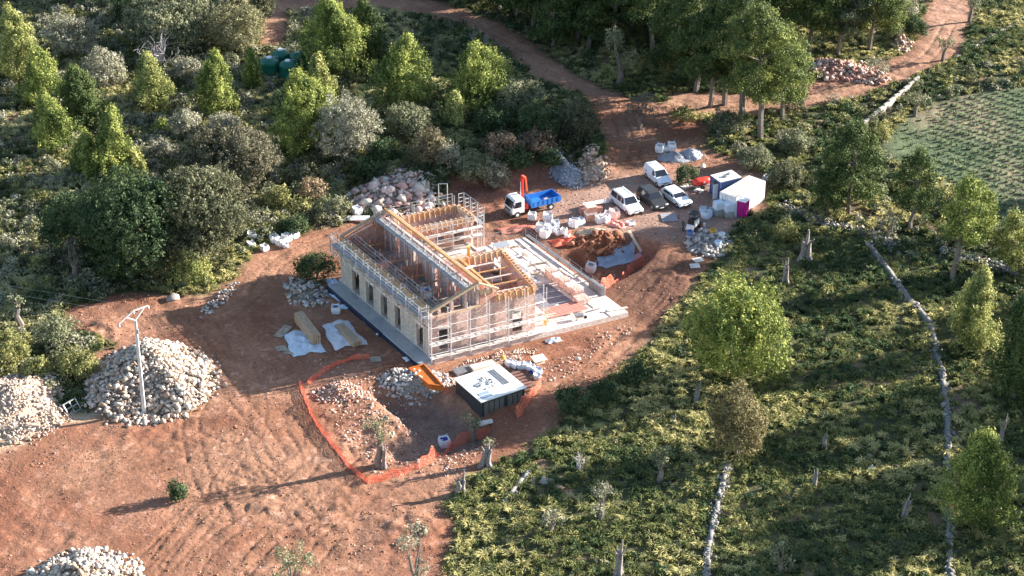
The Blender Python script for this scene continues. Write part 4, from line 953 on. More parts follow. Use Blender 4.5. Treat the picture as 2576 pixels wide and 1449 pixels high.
# back gable wall, ridge wall, cross walls
mb = HM(); hwall(mb, (7.2, BB), (1.9, BB), HZ, 8.05, .35, (), 5.8); hobj(mb, 'gable_wall', M_BRICKR)
mb = HM(); hwall(mb, (7.1, 20.3), (7.1, BF+.4), 3.785, 7.55, .3, [(2.0, 3.1, 3.8, 6.2), (6.2, 7.6, 3.8, 6.3), (10.8, 11.9, 3.8, 6.3), (14.6, 16.2, 3.8, 6.4)]); hobj(mb, 'ridge_wall', M_BRICK)
mb = HM(); hwall(mb, (7.55, BF), (9.6, BF), 5.36, 6.6, .3); hobj(mb, 'gable_wall', M_BRICKR)
mb = HM(); hwall(mb, (9.3, 9.5), (14.4, 9.7), 3.785, 5.6, .25); hobj(mb, 'cross_wall', M_BRICK)
mb = HM(); hwall(mb, (14.15, BF), (15.7, 9.9), HZ, 5.5, .35, [(3.0, 4.2, .62, 2.8)]); hobj(mb, 'wall', M_BRICK)
mb = HM(); hwall(mb, (9.2, 9.2), (9.3, 1.3), 3.785, 6.2, .2, [(2.2, 3.2, 3.8, 5.6), (5, 6, 3.8, 5.7)]); hobj(mb, 'cross_wall', M_BRICKR)
# low partitions inside
for i, (p0, p1, zt) in enumerate([((2.1, 15.0), (4.6, 15.0), 4.9), ((4.6, 12.2), (7.1, 12.2), 5.4), ((10.6, 5.2), (14.6, 5.4), 4.5), ((11.8, 5.4), (11.8, 9.4), 4.7), ((9.4, 13.4), (15.6, 13.4), 4.6)]):
    mb = HM(); hwall(mb, p0, p1, 3.785, zt, .15); hobj(mb, 'partition', M_BRICKR if i % 2 else M_BRICK)
# back wing
mb = HM(); hwall(mb, (8.2, 17.6), (16.3, 17.4), HZ, 6.3, .3, [(1.2, 2.4, 3.9, 5.6), (3.4, 4.6, 3.9, 5.6), (5.8, 7.0, 3.9, 5.6)]); hobj(mb, 'wing_wall', M_BRICKR)
mb = HM(); hwall(mb, (16.3, 17.4), (16.3, 20.9), HZ, 6.3, .3); hobj(mb, 'wing_wall', M_BRICK)
mb = HM(); hwall(mb, (16.0, 20.9), (8.2, 20.9), HZ, 6.3, .3); hobj(mb, 'wing_wall', M_BRICK)
mb = HM(); hwall(mb, (9.4, 9.9), (9.4, 17.5), HZ, 5.4, .3); hwall(mb, (15.6, 10.0), (15.6, 17.3), HZ, 3.9, .3); hobj(mb, 'cross_wall', M_BRICK)
mb = HM(); hbox(mb, 14.02, 15.55, 10.0, 17.3, 3.55, 3.78); hobj(mb, 'mid_terrace', M_CONC)
# timber formwork with stud teeth
C1, C2, C3 = (.66,.38,.20), (.66,.50,.36), (.50,.30,.17)
M_FORM = mat_attr('formwork_boards', rough=.75, var=.2, scale=3)
def formwork(p0, p1, z0, z1, off=0.0, out=.3):
    mb = HM(); a = np.array(hp(*p0)); b = np.array(hp(*p1)); d = b-a; L = np.linalg.norm(d); d /= L; n = np.array([d[1], -d[0], 0]); rr = random.Random(int(L*100))
    for sgn in (0, 1):
        o = n*(.03+off) if sgn == 0 else -n*(out+.03)
        k = 0; s = 0
        while s < L-.05:
            e = min(L, s+2.0+rr.random()); c = [C1, C2][rr.random() < .5]
            mb.beam(a+d*(s+.01)+o+np.array([0, 0, (z0+z1)/2]), a+d*(e-.01)+o+np.array([0, 0, (z0+z1)/2]), .05, z1-z0, c); s = e
    m = int(L/.62)
    for i in range(m):
        s = (i+.5)*L/m; q = a+d*s
        mb.beam(q+n*(.085+off)+np.array([0, 0, z0-.1]), q+n*(.085+off)+np.array([0, 0, z1+.06]), .10, .09, C3)
        mb.beam(q+n*(.42+off)+np.array([0, 0, z0-.02]), q+n*(.11+off)+np.array([0, 0, z1-.05]), .07, .07, C1 if i % 3 else C2)
        mb.beam(q+n*(.45+off)+np.array([0, 0, z0-.05]), q+n*(.05+off)+np.array([0, 0, z0-.05]), .07, .07, C2)
        mb.beam(q+n*.12+np.array([0, 0, z1+.04]), q-n*(out+.10)+np.array([0, 0, z1+.04]), .07, .07, C2)
    return hobj(mb, 'formwork', M_FORM)
formwork((9.4, BF), (14.2, BF), 5.36, 6.1); formwork((14.2, BF), (15.75, 9.8), 5.5, 6.05); formwork((9.4, 9.4), (15.6, 9.6), 5.6, 6.35)
formwork((8.3, 17.5), (16.4, 17.3), 6.3, 6.95); formwork((16.4, 17.3), (16.4, 20.9), 6.3, 6.95); formwork((8.4, 20.6), (16.2, 20.7), 6.3, 6.95)
formwork((7.6, BF), (9.4, BF), 6.6, 7.1)
M_OCH = mat('ochre_timber', (.52,.29,.12), .65, 0, .3, 1.5)
def htimber(p, q, wd, ht, m, name): mb = HM(); mb.beam(p, q, wd, ht); return hobj(mb, name, m)
htimber(hp(1.75, BB+.2, 6.1), hp(1.75, BF-.3, 6.1), .22, .22, M_OCH, 'eaves_beam'); htimber(hp(2.15, BB, 6.1), hp(2.15, BF-.2, 6.1), .14, .16, M_WOOD, 'eaves_beam')
htimber(hp(7.35, 20.9, 8.35), hp(7.35, .6, 8.35), .14, .26, M_OCH, 'ridge_beam'); htimber(hp(7.75, 20.6, 8.2), hp(7.75, .9, 8.2), .20, .2, M_WOOD, 'ridge_beam')
htimber(hp(9.55, 8.8, 7.0), hp(9.2, .9, 7.0), .26, .26, M_OCH, 'purlin'); htimber(hp(9.2, 8.8, 6.9), hp(8.85, 1.0, 6.9), .10, .2, M_OWOOD, 'purlin')
htimber(hp(1.7, .62, 6.15), hp(7.1, .62, 8.25), .40, .24, M_WOOD, 'gable_rafter'); htimber(hp(7.2, .62, 8.25), hp(9.6, .62, 7.0), .3, .22, M_WOOD, 'gable_rafter')
htimber(hp(1.8, BB+.1, 6.1), hp(7.3, BB+.1, 8.25), .3, .24, M_WOOD, 'gable_rafter'); htimber(hp(2.2, .3, 5.6), hp(7.4, .5, 5.6), .24, .14, M_WOOD, 'gable_board')
for b in (4.0,): htimber(hp(2.0, b, 5.5), hp(3.2, b-.2, 6.2), .12, .1, M_WOOD, 'loose_rafter')
htimber(hp(8.0, 4.4, 8.1), hp(9.8, 6.0, 7.3), .35, .05, M_WHITE, 'cross_plank')
for a, b, z0, z1 in [(2.7, BF+.15, 5.36, 6.4), (4.2, BF+.15, 5.36, 6.95), (5.8, BF+.15, 5.36, 7.6), (7.2, BF+.15, 5.36, 8.1), (8.4, BF+.15, 5.36, 7.3)]:
    mb = HM(); hbox(mb, a, a+.32, b-.14, b+.18, z0, z1); hobj(mb, 'brick_pier', M_BRICK)
mb = HM()
for i, (a, b) in enumerate([(a, b) for a in (3.4, 5.2, 6.6) for b in np.arange(3, 20, 2.3)]):
    mb = HM(); mb.tube([hp(a, b, 3.79), hp(a+.05*math.sin(i), b+.05, 6.0+.32*a)], .045, 5); hobj(mb, 'steel_prop', mat('prop_red', (.50,.17,.10), .7))
for i in range(10): mb = HM(); mb.tube([hp(10.2+i % 4*1.1, 2.2+i//4*2.6, 3.79), hp(10.2+i % 4*1.1, 2.2+i//4*2.6, 5.9)], .045, 5); hobj(mb, 'steel_prop', mat('prop_red', (.50,.17,.10), .7))

mb = HM()
for i in range(12): mb = HM(); mb.tube([hp(6.95, 1.8+i*1.55, 3.79), hp(6.85, 1.8+i*1.55, 7.9)], .05, 5); hobj(mb, 'white_prop', M_WHITE)
htimber(hp(11.6, 10.2, 4.0), hp(11.6, 10.2, 7.4), .55, .35, M_YEL, 'yellow_form_panel')

# ---- scaffolds and edge rails: separate things
def scaffold(label, line, zs, planks, rails, off=(0, 0), foot=0.0, m=None, step=2.4, wd=.75, base=None, plank_m=None, name='scaffold'):
    """line: (a,b)->(a,b); zs: standards' top; planks: z list; rails: z list"""
    m = m or M_GREY; (a0, b0), (a1, b1) = line; A = np.array(hp(a0, b0)); B = np.array(hp(a1, b1)); L = np.linalg.norm(B-A); d = (B-A)/L; n = np.array([d[1], -d[0], 0])
    root = empty(name, Vector(A)); tag(root, label, 'scaffold'); O = Vector(A); k = max(1, round(L/step))
    for i in range(k+1):
        fr_ = MB(); q = A+d*L*i/k
        for o in ((0, wd) if wd else (0,)):
            p = q+n*o; fr_.tube([(p[0], p[1], foot), (p[0], p[1], zs)], .055, 6)
        if wd:
            for z in list(planks)+list(rails): fr_.tube([(q[0], q[1], z-.06), ((q+n*wd)[0], (q+n*wd)[1], z-.06)], .035, 5)
        fr_.obj('standard', m, root, off=O)
    for z in rails:
        mbr = MB(); p = A+n*wd; q = B+n*wd; mbr.tube([(p[0], p[1], z), (q[0], q[1], z)], .035, 5); mbr.obj('rail', m, root, off=O)
    for z in planks:
        for j in range(2 if wd > .5 else 1):
            o = n*(wd*(.28+.45*j)); bw = wd*.42 if wd > .5 else wd
            for i in range(k):
                p = A+d*(L*i/k+.03)+o; q = A+d*(L*(i+1)/k-.03)+o
                mm = MB(); mm.beam((p[0], p[1], z), (q[0], q[1], z+.01*(i % 2)), bw, .05); mm.obj('plank', plank_m or M_GREY, root, off=O)
    return root
M_PLK = mat('grey_planks', (.30,.30,.31), .8, 0, .3, 3)
M_LPLK = mat('dusty_planks', (.64,.58,.52), .85, 0, .25, 3)
scaffold('grey scaffold walkway hung under the eaves of the long left wall', ((1.45, BB), (1.45, .6)), 6.9, [5.55], [6.1, 6.5, 6.9], foot=4.6, wd=.95, plank_m=M_PLK)
# the left line runs back to front: its outer side is on the left
scaffold('scaffold walkway along the ridge inside the hall', ((6.5, 1.2), (6.5, 20.3)), 8.6, [7.5], [8.1, 8.6], foot=6.6, wd=-.95 if False else .001, plank_m=M_PLK)
root = empty('scaffold', hp(6, 1.2)); tag(root, 'long grey plank walkway just left of the ridge beam', 'scaffold')
for j in range(3):
    for i in range(8):
        mm = MB(); mm.beam(hp(5.95+.33*j, 1.0+i*2.45, 7.55), hp(5.95+.33*j, 1.0+(i+1)*2.45-.05, 7.56), .30, .05); mm.obj('plank', M_PLK, root, off=root.location)
mm = MB()
for i in range(9):
    for a in (5.75, 6.95): mm.tube([hp(a, 1.0+i*2.42, 3.8), hp(a, 1.0+i*2.42, 8.55 if a < 6 else 7.6)], .04, 5)
for z in (8.1, 8.5): mm.tube([hp(5.75, 1.0, z), hp(5.75, 20.3, z)], .035, 5)
mm.obj('standards', M_GREY, root, off=root.location)
root = empty('scaffold', hp(2.6, 1.2)); tag(root, 'inner scaffold rail behind the left wall of the hall', 'scaffold'); mm = MB()
for i in range(9): mm.tube([hp(3.1, 1.4+i*2.3, 3.8), hp(3.1, 1.4+i*2.3, 6.6)], .04, 5)
for z in (5.6, 6.1, 6.6): mm.tube([hp(3.1, 1.3, z), hp(3.1, 20.0, z)], .035, 5)
mm.obj('standards', M_GREY, root, off=root.location)
mm = MB(); mm.beam(hp(2.75, 1.3, 5.25), hp(2.75, 19.9, 5.25), .5, .05); mm.obj('plank', M_PLK, root, off=root.location)
scaffold('tall scaffold with light planks across the sunlit front wall', ((1.3, .45), (14.9, .45)), 6.3, [2.35, .78], [1.4, 2.9, 3.4, 4.6], foot=.6, wd=.72, plank_m=mat('pale_deck', (.74,.68,.62), .8, 0, .15, 3), step=2.1, m=mat('bright_steel', (.66,.64,.62), .5, .2, .15, 4))
scaffold('dark guard rail with plank along the right edge of the platform', ((25.0, 1.5+3), (25.2, 21.1)), 2.0, [], [1.1, 1.6, 2.0], foot=.6, wd=.001, m=M_DGREY, name='guard_rail')
scaffold('dark guard rail along the back edge of the platform', ((24.9, 21.15), (16.6, 21.15)), 2.0, [], [1.1, 1.6, 2.0], foot=.6, wd=.001, m=M_DGREY, name='guard_rail')
mm = MB(); mm.beam(hp(25.35, 5, .9), hp(25.35, 21, .9), .45, .06); tag(mm.obj('edge_planks', M_DGREY, off=hp(25.3, 12), loc=hp(25.3, 12)), 'dark scaffold boards outside the right edge rail', 'boards')
mm = MB(); hbox(mm, 24.5, 25.05, 4.4, 6.9, .62, 1.7); tag(mm.obj('site_tank', mat('dark_site_panel', (.17,.17,.18), .7, 0, .2, 3), off=hp(24.8, 5.5), loc=hp(24.8, 5.5), bevel=.06), 'grey panel stack at the right edge of the platform', 'panel stack')
scaffold('scaffold tower in front of the back wing', ((9.4, 16.9), (16.9, 16.7)), 7.6, [5.0, 6.0], [7.1, 7.6, 5.5], foot=.6, wd=.7, plank_m=M_LPLK, step=1.9)
scaffold('scaffold frame round the right end of the back wing', ((16.8, 17.0), (16.8, 21.4)), 8.0, [6.0], [7.0, 7.5, 8.0, 4.5], foot=.6, wd=.7, step=1.5)
scaffold('scaffold frame along the far side of the back wing', ((16.2, 21.3), (8.6, 21.2)), 7.9, [6.4], [7.0, 7.5, 7.9], foot=.0, wd=.6, step=2.5)
mm = MB(); c = hp(14.4, 21.6)
for s in (0, 1.0): mm.tube([c+Vector((s, 0, 6)), c+Vector((s, 0, 9.7))], .06, 5)
mm.tube([c+Vector((0, 0, 9.7)), c+Vector((1.0, 0, 9.7))], .06, 5); mm.tube([c+Vector((0, 0, 8)), c+Vector((1.0, 0, 8))], .04, 5)
tag(mm.obj('hoist_frame', M_GREY, off=c, loc=c), 'tall slim rectangular hoist frame above the back wing', 'hoist frame')
mm = MB(); c = hp(15.2, 12.6)
for s in range(4): 
    for t_ in range(2): mm.tube([hp(16.6+s*.45, 12.6+t_*1.0, .6), hp(16.6+s*.45, 12.6+t_*1.0, 5.0)], .06, 5)
for z in (2.4, 5.0): mm.beam(hp(16.4, 13.1, z), hp(18.2, 13.1, z), 1.2, .05)
tag(mm.obj('shoring_tower', M_GREY, off=c, loc=c), 'grey shoring tower between the two wings', 'shoring tower')
# ---- things lying on the platform
rh = random.Random(5)
def board(a, b, z, L, ang, wd, m, label, group=None, name='board', th=.05):
    mb = MB(); c = hp(a, b, z); d = Vector((math.cos(ang), math.sin(ang), 0))*L/2; mb.beam(c-d, c+d, wd, th)
    return tag(mb.obj(name, m, off=c, loc=c), label, 'board', group)
A25 = R(25.8); A122 = R(122.4)
for i in range(64):
    a = rh.uniform(16.3, 24.3); b = rh.uniform(.6, 20.4)
    if 17.2 < a < 21.4 and 4.4 < b < 9.6: continue
    board(a, b, HZ+.035+.004*i, rh.uniform(1.2, 3.6), (A122 if rh.random() < .6 else A25)+rh.uniform(-.12, .12), rh.uniform(.15, .34), [M_LPLK, M_WHITE, M_LPLK, M_OWOOD, M_ROUGH, M_LPLK][i % 6], 'loose dusty board lying on the open platform', 'boards scattered on the platform')
mb = HM(); hbox(mb, 17.3, 21.2, 4.5, 9.6, HZ+.004, HZ+.05); hobj(mb, 'reinforcement_mat', mat('rebar_grey', (.16,.155,.18), .8, 0, .45, 3.5, .5))
for i in range(7):
    a, b = 17.2+i*.03, 2.3+i*.33
    board(19.2, 2.3+i*.3, HZ+.30, 4.6, A25+rh.uniform(-.02, .02), .14, mat('red_steel', (.55,.27,.22), .7, 0, .2, 3), 'pinkish red beam in the row lying at the front of the platform', 'red beams on the platform', 'beam', .2)
def brick_stack(a, b, z, wx, wy, hh, label, group=None):
    c = hp(a, b, z); mb = MB(); nz = max(1, int(hh/.3))
    for k in range(nz):
        for i in range(3): 
            j = .02*((k+i) % 2); mb.box(((i-1)*wx/3+j, 0, .12+hh/nz*(k+.5)), (wx/3-.03, wy, hh/nz-.02))
    root = empty('brick_pallet', c, A25); tag(root, label, 'brick stack', group); mb.obj('bricks', M_BRICK, root)
    mb = MB()
    for i in range(3): mb.box((0, (i-1)*wy*.4, .05), (wx, .1, .1))
    mb.obj('pallet', M_OWOOD, root); return root
for i in range(5): brick_stack(22.3, 5.6+i*1.35, HZ, 1.1, 1.1, .95-.1*(i % 2), 'pinkish brick stack in the row near the right edge of the platform', 'brick stacks on the platform')
brick_stack(21.9, 4.2, HZ, 1.5, 1.3, .6, 'pale block stack at the near end of the brick row')
def bulk_bag(p, s=1.0, label='', fill=(.5,.42,.33), group=None, cat='bulk bag', m=None, seed=0, hgt=.95):
    r = random.Random(seed); root = empty('bulk_bag', p, r.random()*1.5); tag(root, label, cat, group)
    rings = []; n = 16
    for z, k in ((0, .40), (.12, .48), (.5, .53), (.8, .49), (.95, .46)):
        ring = []
        for i in range(n):
            a = 2*PI*i/n; sq = 1/max(abs(math.cos(a)), abs(math.sin(a)))**.72; q = k*s*sq*(1+.05*r.uniform(-1, 1)); ring.append((q*math.cos(a), q*math.sin(a), z*hgt*s+.03*r.uniform(-1, 1)*(z > 0)))
        rings.append(ring)
    inner = [(x*.86, y*.86, z-.13*s) for x, y, z in rings[-1]]
    mb = MB(); mb.loft(rings+[inner], close=True); mb.obj('sack', m or M_BAG, root)
    mb = MB(); mb.add([(x*.84, y*.84, z+.02) for x, y, z in inner], [tuple(range(n))]); mb.obj('contents', mat('fill_%d' % (int(fill[0]*100)), fill, .9, 0, .3, 4), root)
    for k in range(4):
        a = PI/4+k*PI/2; x, y = math.cos(a)*.52*s, math.sin(a)*.52*s; mb = MB()
        mb.tube([(x*.9, y*.9, .85*hgt*s), (x*1.08, y*1.08, 1.12*hgt*s), (x*.7, y*1.05, 1.05*hgt*s), (x*.75, y*.95, .85*hgt*s)], .025, 5); mb.obj('loop', m or M_BAG, root)
    return root
bulk_bag(hp(5.0, 7.6, 3.79), 1.15, 'white bulk bag with blue print standing inside the roofless hall', (.14,.16,.30), seed=1)
bulk_bag(hp(16.8, 17.9, HZ), 1.1, 'white bulk bag at the back edge of the platform', (.6,.55,.5), seed=2)
bulk_bag(hp(13.8, 12.2, 3.79), .9, 'round white bag on the mid terrace between the wings', (.65,.62,.6), seed=3)
def prop_pile(a, b, z, label, m=M_LPLK, n=5, L=2.2, ang=A122, name='board_pile'):
    c = hp(a, b, z); mb = MB(); r = random.Random(int(a*7+b))
    for i in range(n):
        q = Vector((r.uniform(-.3, .3), r.uniform(-.3, .3), .04+i*.06)); d = Vector((math.cos(ang+r.uniform(-.15, .15)), math.sin(ang+r.uniform(-.15, .15)), 0))*L/2; mb.beam(q-d, q+d, .3, .05)
    return tag(mb.obj(name, m, loc=c), label, 'boards')
for i in range(60):
    k = i % 4; M_ = [M_OWOOD, M_LPLK, M_WOOD, M_ROUGH][int(rh.random()*4)]
    if k < 2: board(rh.uniform(3.4, 6.4), rh.uniform(2.5, 19), 3.82+.004*i, rh.uniform(.6, 2.0), rh.uniform(0, 3), rh.uniform(.12, .4), M_, 'loose board lying on the floor of the roofless hall', 'boards on the hall floor')
    elif k == 2: board(rh.uniform(10.2, 14.0), rh.uniform(2.2, 8.6), 3.82+.004*i, rh.uniform(.6, 2.2), rh.uniform(0, 3), rh.uniform(.12, .45), M_, 'loose board on the floor of the square front wing', 'boards in the front wing')
    else: board(rh.uniform(10.4, 14.8), rh.uniform(10.6, 16.6), 3.82+.004*i, rh.uniform(1, 3.2), [A25, A122][i % 8 > 3]+rh.uniform(-.2, .2), rh.uniform(.15, .4), M_, 'loose board on the mid terrace between the wings', 'boards on the mid terrace')
for i in range(9):
    b = 2.2+i*2.1; mb = HM(); mb.beam(hp(2.3, b, 4.9+.1*(i % 3)), hp(6.9, b+.3*math.sin(i), 5.0), .09, .12); hobj(mb, 'cross_beam', M_OWOOD if i % 2 else M_OCH)
    mb = HM(); mb.beam(hp(3.1, b, 3.8), hp(2.2, b+.4, 5.9), .06, .06); hobj(mb, 'brace', M_GREY)
for i in range(5):
    mb = HM(); mb.beam(hp(9.7, 1.9+i*1.6, 5.9), hp(14.2, 1.9+i*1.6, 5.75), .08, .12); hobj(mb, 'cross_beam', M_OCH if i % 2 else M_LPLK)
prop_pile(20.5, 14.0, HZ, 'white boards and frames in the middle of the platform', M_WHITE, 7, 2.6)
prop_pile(18.0, 18.4, HZ, 'white boards near the back of the platform', M_WHITE, 8, 2.4, A25)
prop_pile(16.6, 2.6, HZ, 'grey boards leaning by the front right corner of the house', M_LPLK, 6, 2.2, A25)
scaffold('light scaffold brackets fixed high along the long left wall', ((1.55, 20.4), (1.55, 1.2)), 6.7, [], [4.6, 5.2], foot=4.1, wd=.95, step=2.6, m=mat('bright_steel', (.5,.5,.5), .5))
for i in range(20):
    b = 1.6+i*.98; mb = HM(); mb.beam(hp(.55, b, 5.0+.25*(i % 2)), hp(1.6, b+.1, 4.4), .09, .09); hobj(mb, 'bracket', [M_ROUGH, M_OCH, M_WHITE][i % 3])
prop_pile(5.2, 4.0, 3.79, 'boards lying on the hall floor near the front', M_OWOOD, 5, 2.0)
prop_pile(4.2, 10.4, 3.79, 'boards lying on the hall floor in the middle', M_WHITE, 4, 1.2)
prop_pile(4.6, 16.6, 3.79, 'boards lying on the hall floor at the back', M_LPLK, 6, 2.0, A25)
prop_pile(12.6, 3.4, 3.79, 'boards inside the square front wing', M_WHITE, 6, 1.8)
prop_pile(13.2, 7.6, 3.79, 'boards at the back of the square front wing', M_LPLK, 5, 1.6, A25)
prop_pile(12.0, 11.2, 3.79, 'pale long boards on the mid terrace', M_WHITE, 6, 3.4, A122)
prop_pile(12.6, 15.2, 3.79, 'boards stacked at the back of the mid terrace', M_LPLK, 6, 3.0, A25)
c = hp(15.6, 1.6, HZ); mb = MB(); mb.tube([(0, 0, 0), (.1, .2, 1.4)], .10, 6); mb.tube([(.1, .2, 1.4), (.5, .1, 1.9)], .07, 6); mb.box((.2, 0, .35), (.5, .35, .6)); tag(mb.obj('yellow_machine', M_YEL, loc=c), 'small yellow machine beside the scaffold at the front corner', 'machine')
# wheelbarrow
c = hp(19.5, .9, HZ); root = empty('wheelbarrow', c, .3); tag(root, 'dark wheelbarrow near the front edge of the platform', 'wheelbarrow')
mb = MB(); mb.hexa([(-.3,-.2,.35),(.35,-.2,.35),(.35,.2,.35),(-.3,.2,.35)], [(-.5,-.34,.68),(.55,-.34,.68),(.55,.34,.68),(-.5,.34,.68)]); mb.obj('tray', M_DGREY, root, bevel=.03)
mb = MB(); mb.tube([(.8,0,.2),(-.2,-.28,.32),(-1.0,-.3,.6)], .025); mb.tube([(.8,0,.2),(-.2,.28,.32),(-1.0,.3,.6)], .025); mb.tube([(-.3,-.25,.33),(-.35,-.25,0)], .025); mb.tube([(-.3,.25,.33),(-.35,.25,0)], .025); mb.obj('frame', M_BLACK, root)
mb = MB(); mb.tube([(.8,-.05,.2),(.8,.05,.2)], .2, 14); mb.obj('wheel', M_RUB, root)
# ================================================================ vehicles
def car(u, v, head, L, W, H, hood, label, paint, kind='van', cat='van', rack=False, name='parked_van', wr=.33, print_=False, seed=0):
    c = G(u, v); root = empty(name, c, R(head)); tag(root, label, cat)
    belt = .98 if H < 1.6 else 1.08; x0, x1 = -L/2, L/2; hx = x1-hood; ws = .72 if H > 1.6 else .80
    # outline of the lower body and of the cabin
    low = [(x0, .30), (x1-.08, .30), (x1, .45), (x1, .66), (x1-.12, .80), (hx, belt), (x0+.03, belt), (x0, .8)]
    rear = .12 if kind == 'van' else .42
    cab = [(hx, belt), (hx-ws, H-.05), (hx-ws-.35, H), (x0+rear+.12, H-.02), (x0+rear, H-.10), (x0+.03, belt)]
    ins = lambda z: W/2-max(0, z-belt)*.26
    def prism(mb, prof, f):
        n = len(prof); a = [(x, -f(z), z) for x, z in prof]; b = [(x, f(z), z) for x, z in prof]
        mb.add(a+b, [tuple(range(n)), tuple(range(2*n-1, n-1, -1))]+[((i+1) % n, i, i+n, (i+1) % n+n) for i in range(n)])
    mb = MB(); prism(mb, low, lambda z: W/2-(.03 if z < .4 else 0)); mb.obj('body', paint, root, bevel=.07)
    mb = MB(); prism(mb, cab, ins); mb.obj('cabin', paint, root, bevel=.06)
    def quad(name, P, m, nrm, d=.012):
        nrm = Vector(nrm).normalized(); mb = MB(); A = [Vector(p)+nrm*d for p in P]; B = [Vector(p)-nrm*.03 for p in P]; n = len(P)
        mb.add(A+B, [tuple(range(n)), tuple(range(2*n-1, n-1, -1))]+[((i+1) % n, i, i+n, (i+1) % n+n) for i in range(n)]); return mb.obj(name, m, root)
    s = .2; zt = H-.13; k = (hx-(hx-ws))/(H-.05-belt)
    za, zb = belt+.05, H-.12; xa, xb = hx-(za-belt)*k, hx-(zb-belt)*k
    quad('windscreen', [(xa, -ins(za)+.07, za), (xa, ins(za)-.07, za), (xb, ins(zb)-.09, zb), (xb, -ins(zb)+.09, zb)], M_GLASS, (H-belt, 0, ws))
    quad('rear_window', [(x0+.03+(rear-.03)*.2, ins(za)-.1, za+.06), (x0+.03+(rear-.03)*.2, -ins(za)+.1, za+.06), (x0+rear*.95, -ins(zb)+.1, zb-.02), (x0+rear*.95, ins(zb)-.1, zb-.02)], M_GLASS, (-1, 0, .3))
    for sy in (-1, 1):
        nr = (0, sy, .26)
        def sw(xl, xr, xlt, xrt, nm='side_window'):
            P = [(xl, sy*ins(za), za), (xr, sy*ins(za), za), (xrt, sy*ins(zb-.04), zb-.04), (xlt, sy*ins(zb-.04), zb-.04)]
            if sy > 0: P = P[::-1]
            quad(nm, P, M_GLASS, nr)
        sw(hx-1.05, hx-.22, hx-1.05, hx-ws-.02)
        if kind == 'people': sw(hx-2.0, hx-1.15, hx-2.0, hx-1.15); sw(x0+.35, hx-2.1, x0+.45, hx-2.1)
        if kind == 'hatch': sw(x0+.6, hx-1.15, x0+.85, hx-1.15)
        mb = MB(); mb.box((hx-.18, sy*(W/2+.09), belt+.10), (.14, .16, .2)); mb.obj('mirror', paint, root, bevel=.03)
        for wx in (x1-.80, x0+.78):
            mb = MB(); y = sy*(W/2-.10); mb.tube([(wx, y-.11, wr), (wx, y+.13*sy if sy > 0 else y+.11, wr)], wr, 18); wh = MB(); wh.tube([(wx, sy*(W/2-.20), wr), (wx, sy*(W/2+.015), wr)], wr, 18); w_ = wh.obj('wheel', M_RUB, root)
            rm = MB(); rm.tube([(wx, sy*(W/2-.02), wr), (wx, sy*(W/2+.025), wr)], wr*.58, 12); rm.obj('rim', M_GREY, w_)
        mb = MB(); mb.box((x1-.07, sy*(W/2-.26), .72), (.14, .34, .15)); mb.obj('headlight', mat('lamp_glass', (.6,.62,.65), .1), root, bevel=.03)
        mb = MB(); mb.box((x0+.0, sy*(W/2-.12), .85), (.08, .16, .3)); mb.obj('tail_light', M_RED, root, bevel=.02)
    mb = MB(); mb.box((x1-.0, 0, .42), (.10, W*.72, .18)); mb.obj('bumper', M_BLACK, root, bevel=.03)
    mb = MB(); mb.box((x1-.03, 0, .66), (.10, W*.42, .09)); mb.obj('grille', M_BLACK, root)
    mb = MB(); mb.box((x1+.055, 0, .48), (.02, .5, .11)); mb.obj('number_plate', M_WHITE, root)
    if rack:
        for yy in (-.62, .62):
            mb = MB(); mb.tube([(x0+.5, yy, H+.07), (hx-ws-.3, yy, H+.07)], .03, 6); mb.obj('roof_rail', M_GREY, root)
        for i in range(4): mb = MB(); mb.box((x0+.7+i*.62, 0, H+.02), (.06, 1.1, .03)); mb.obj('roof_rib', M_GREY, root)
    if print_:
        mb = MB(); P = [(x0+.45, W/2+.012, .95), (x0+1.0, W/2+.012, .90), (x0+1.15, W/2+.012, 1.05), (x0+.5, W/2+.012, 1.07)]
        mb.add([(x, -(ins(z)+.012 if z > belt else W/2+.012), z+.05) for x, y, z in P], [(0, 1, 2, 3)]); mb.obj('side_print', mat('blue_print', (.20,.28,.60), .5), root)
    return root
PW = mat('car_white', (.80,.82,.84), .28, 0, .02, 1)
car(1654,455,-65,4.4,1.82,1.84,1.05,'small rounded white panel van parked behind the other cars',PW,kind='van',print_=True,seed=1)
car(1575,523,-62,5.0,1.92,1.92,1.15,'long white people carrier with roof rails, nearest the brick pallets',PW,kind='people',rack=True)
car(1640,512,-62,4.6,1.86,1.80,1.25,'dark grey estate car parked between the white van and the white hatchback',mat('car_dark', (.055,.055,.055), .3, .3, .05, 1),kind='people',cat='car',name='parked_car',wr=.37)
car(1701,507,-60,4.4,1.80,1.46,1.15,'white hatchback parked at the right end of the row of cars',PW,kind='hatch',cat='car',name='parked_car')

